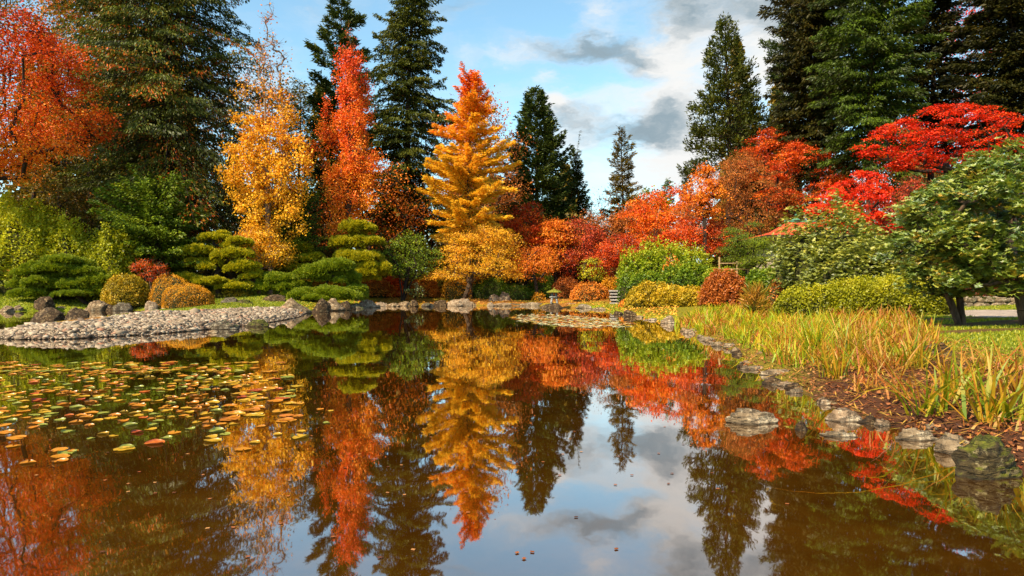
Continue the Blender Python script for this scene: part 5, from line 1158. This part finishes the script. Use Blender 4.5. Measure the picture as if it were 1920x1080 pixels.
def house():
    Y = 52; x = X(1500, Y); z = T(x, Y); ze = Zp(441, Y - 2.5) - z; zr = Zp(416, Y) - z
    root = empty('tea_house', (x, Y, z), 'tea house with a red hipped roof and green ridge cap behind the big rhododendron', 'house', None)
    a, b, rl = 3.6, 3.0, .9
    def roof(bm):
        lo = [bm.verts.new(v) for v in [(-a, -b, ze), (a, -b, ze), (a, b, ze), (-a, b, ze)]]; mid = [bm.verts.new(v) for v in [(-a * .5, -b * .5, ze + (zr - ze) * .42), (a * .5, -b * .5, ze + (zr - ze) * .42), (a * .5, b * .5, ze + (zr - ze) * .42), (-a * .5, b * .5, ze + (zr - ze) * .42)]]
        t0, t1 = bm.verts.new((-rl, 0, zr)), bm.verts.new((rl, 0, zr))
        for i in range(4): bm.faces.new((lo[i], lo[(i + 1) % 4], mid[(i + 1) % 4], mid[i]))
        bm.faces.new((mid[0], mid[1], t1, t0)); bm.faces.new((mid[1], mid[2], t1)); bm.faces.new((mid[2], mid[3], t0, t1)); bm.faces.new((mid[3], mid[0], t0))
        bm.faces.new(list(reversed(lo)))
    rf = bm_obj('roof', roof, ROOF, root)
    bm_obj('ridge_cap', lambda bm: (box(bm, (0, 0, zr + .04), (2 * rl + .5, .34, .16)), lathe(bm, [(.34, .12), (.30, .17), (.08, .3), (.06, .42), (.12, .5), (.02, .6)], 8, 0, (-.3, 0, zr))), COPPER, rf)
    bm_obj('fascia', lambda bm: [box(bm, c, s) for c, s in [((0, -b + .05, ze - .12), (2 * a - .1, .1, .2)), ((0, b - .05, ze - .12), (2 * a - .1, .1, .2)), ((-a + .05, 0, ze - .12), (.1, 2 * b - .3, .2)), ((a - .05, 0, ze - .12), (.1, 2 * b - .3, .2))]], WOODD, root)
    bm_obj('wall', lambda bm: box(bm, (0, 0, ze / 2 - .1), (2 * a - 2.0, 2 * b - 1.8, ze - .02)), PLAST, root)
    for sx in (-1, -.33, .33, 1):
        bm_obj('post', lambda bm: box(bm, (sx * (a - .9), -(b - .8), ze / 2 - .12), (.16, .16, ze - .06)), WOODD, root)
    for sx in (-.66, 0, .66):
        bm_obj('screen', lambda bm: (box(bm, (sx * (a - .9), -(b - .88), ze * .45), (1.3, .05, ze * .75)), [box(bm, (sx * (a - .9) + q * .3, -(b - .84), ze * .45), (.05, .05, ze * .75)) for q in (-2, -1, 0, 1, 2)]), WOODD, root)
house()
BAM = solidmat('bamboo', (0.30, 0.18, 0.08), (0.42, 0.28, 0.13), 6, .6, .2, (1, 1, .3))
def fence():
    Y = 47; root = empty('bamboo_fence', (X(1375, Y), Y, T(X(1375, Y), Y)), 'low pale bamboo fence with a taller end post above the clipped hedge', 'fence', None)
    x0 = X(1375, Y); zt = Zp(490, Y) - root.location.z
    for px, top in [(1349, 482), (1382, 490), (1403, 489), (1436, 490)]:
        h = Zp(top, Y) - root.location.z
        bm_obj('post', lambda bm: lathe(bm, [(.07, 0), (.065, h)], 8, 0, (X(px, Y) - x0, 0, 0)), BAM, root)
    for z in (zt - .15, zt - .55):
        bm_obj('rail', lambda bm: (lambda VQ: [bm.faces.new([vs[i] for i in f]) for vs in [[bm.verts.new(v) for v in VQ[0]]] for f in VQ[1]])(tubes([[X(1349, Y) - x0, -.08, z]], [[X(1436, Y) - x0, -.08, z + .02]], .04, .04, 8)), BAM, root)
fence()
def low_rail():
    Y = 60; px0, px1 = -60, 345; root = empty('rope_rail', (X(px0, Y), Y, T(X(px0, Y), Y)), 'thin low rail running along the back of the left lawn', 'rail', None); z0 = root.location.z
    pts = [(X(p, Y) - X(px0, Y), 0, T(X(p, Y), Y) - z0 + .75) for p in np.linspace(px0, px1, 9)]
    for p in pts: bm_obj('post', lambda bm: lathe(bm, [(.05, 0), (.045, .85)], 6, 0, (p[0], 0, p[2] - .78)), WOODD, root)
    def rail(bm):
        V, Q = tubes(np.array(pts[:-1]) + [0, -.07, 0], np.array(pts[1:]) + [0, -.07, 0], .035, .035, 6); vs = [bm.verts.new(v) for v in V]; [bm.faces.new([vs[i] for i in f]) for f in Q]
    bm_obj('rail', rail, BAM, root)
low_rail()
def stone_wall():
    r = np.random.default_rng(31); Y = 31.5; Vs = []; Fs = []; n = 0; x = X(1700, Y); x00, z00 = x, T(X(1800, Y), Y); V0, F0 = ICO[4]
    while x < X(2060, Y):
        w = r.uniform(.35, .85); h = r.uniform(.24, .34)
        for row in range(2):
            V = V0 * (1 + .1 * np.sin(V0[:, [1, 2, 0]] * 4 + r.random() * 9)); V = np.sign(V) * np.abs(V) ** .6 / 1.0
            V = V * np.array([w / 2, .3, .14 + .02 * row]) + np.array([x - x00 + w / 2 + (.2 * row), r.normal() * .04, .10 + .27 * row]); Vs.append(V); Fs.append(F0 + n); n += len(V)
        x += w + .01
    o = build('stone_wall', np.concatenate(Vs), np.concatenate(Fs), RM['slab'], None, None, None, True); o.location = (x00, Y, z00); tag(o, 'low dry stone wall behind the gravel path at the right', 'wall')
stone_wall()
mound([(1830, 36, 120, 530, .5), (1950, 36, 120, 520, .5)], L['brownred'], 'dark red brown shrubs behind the low stone wall', n=9000, size=.1, seed=110, loose=.4, lumps=.15, voff=-.2)
mound([(1700, 37, 70, 520, .5)], L['green'], 'dark green shrub behind the right end of the yellow green hedge', n=5000, size=.11, seed=111, loose=.35, lumps=.15, voff=-.1)
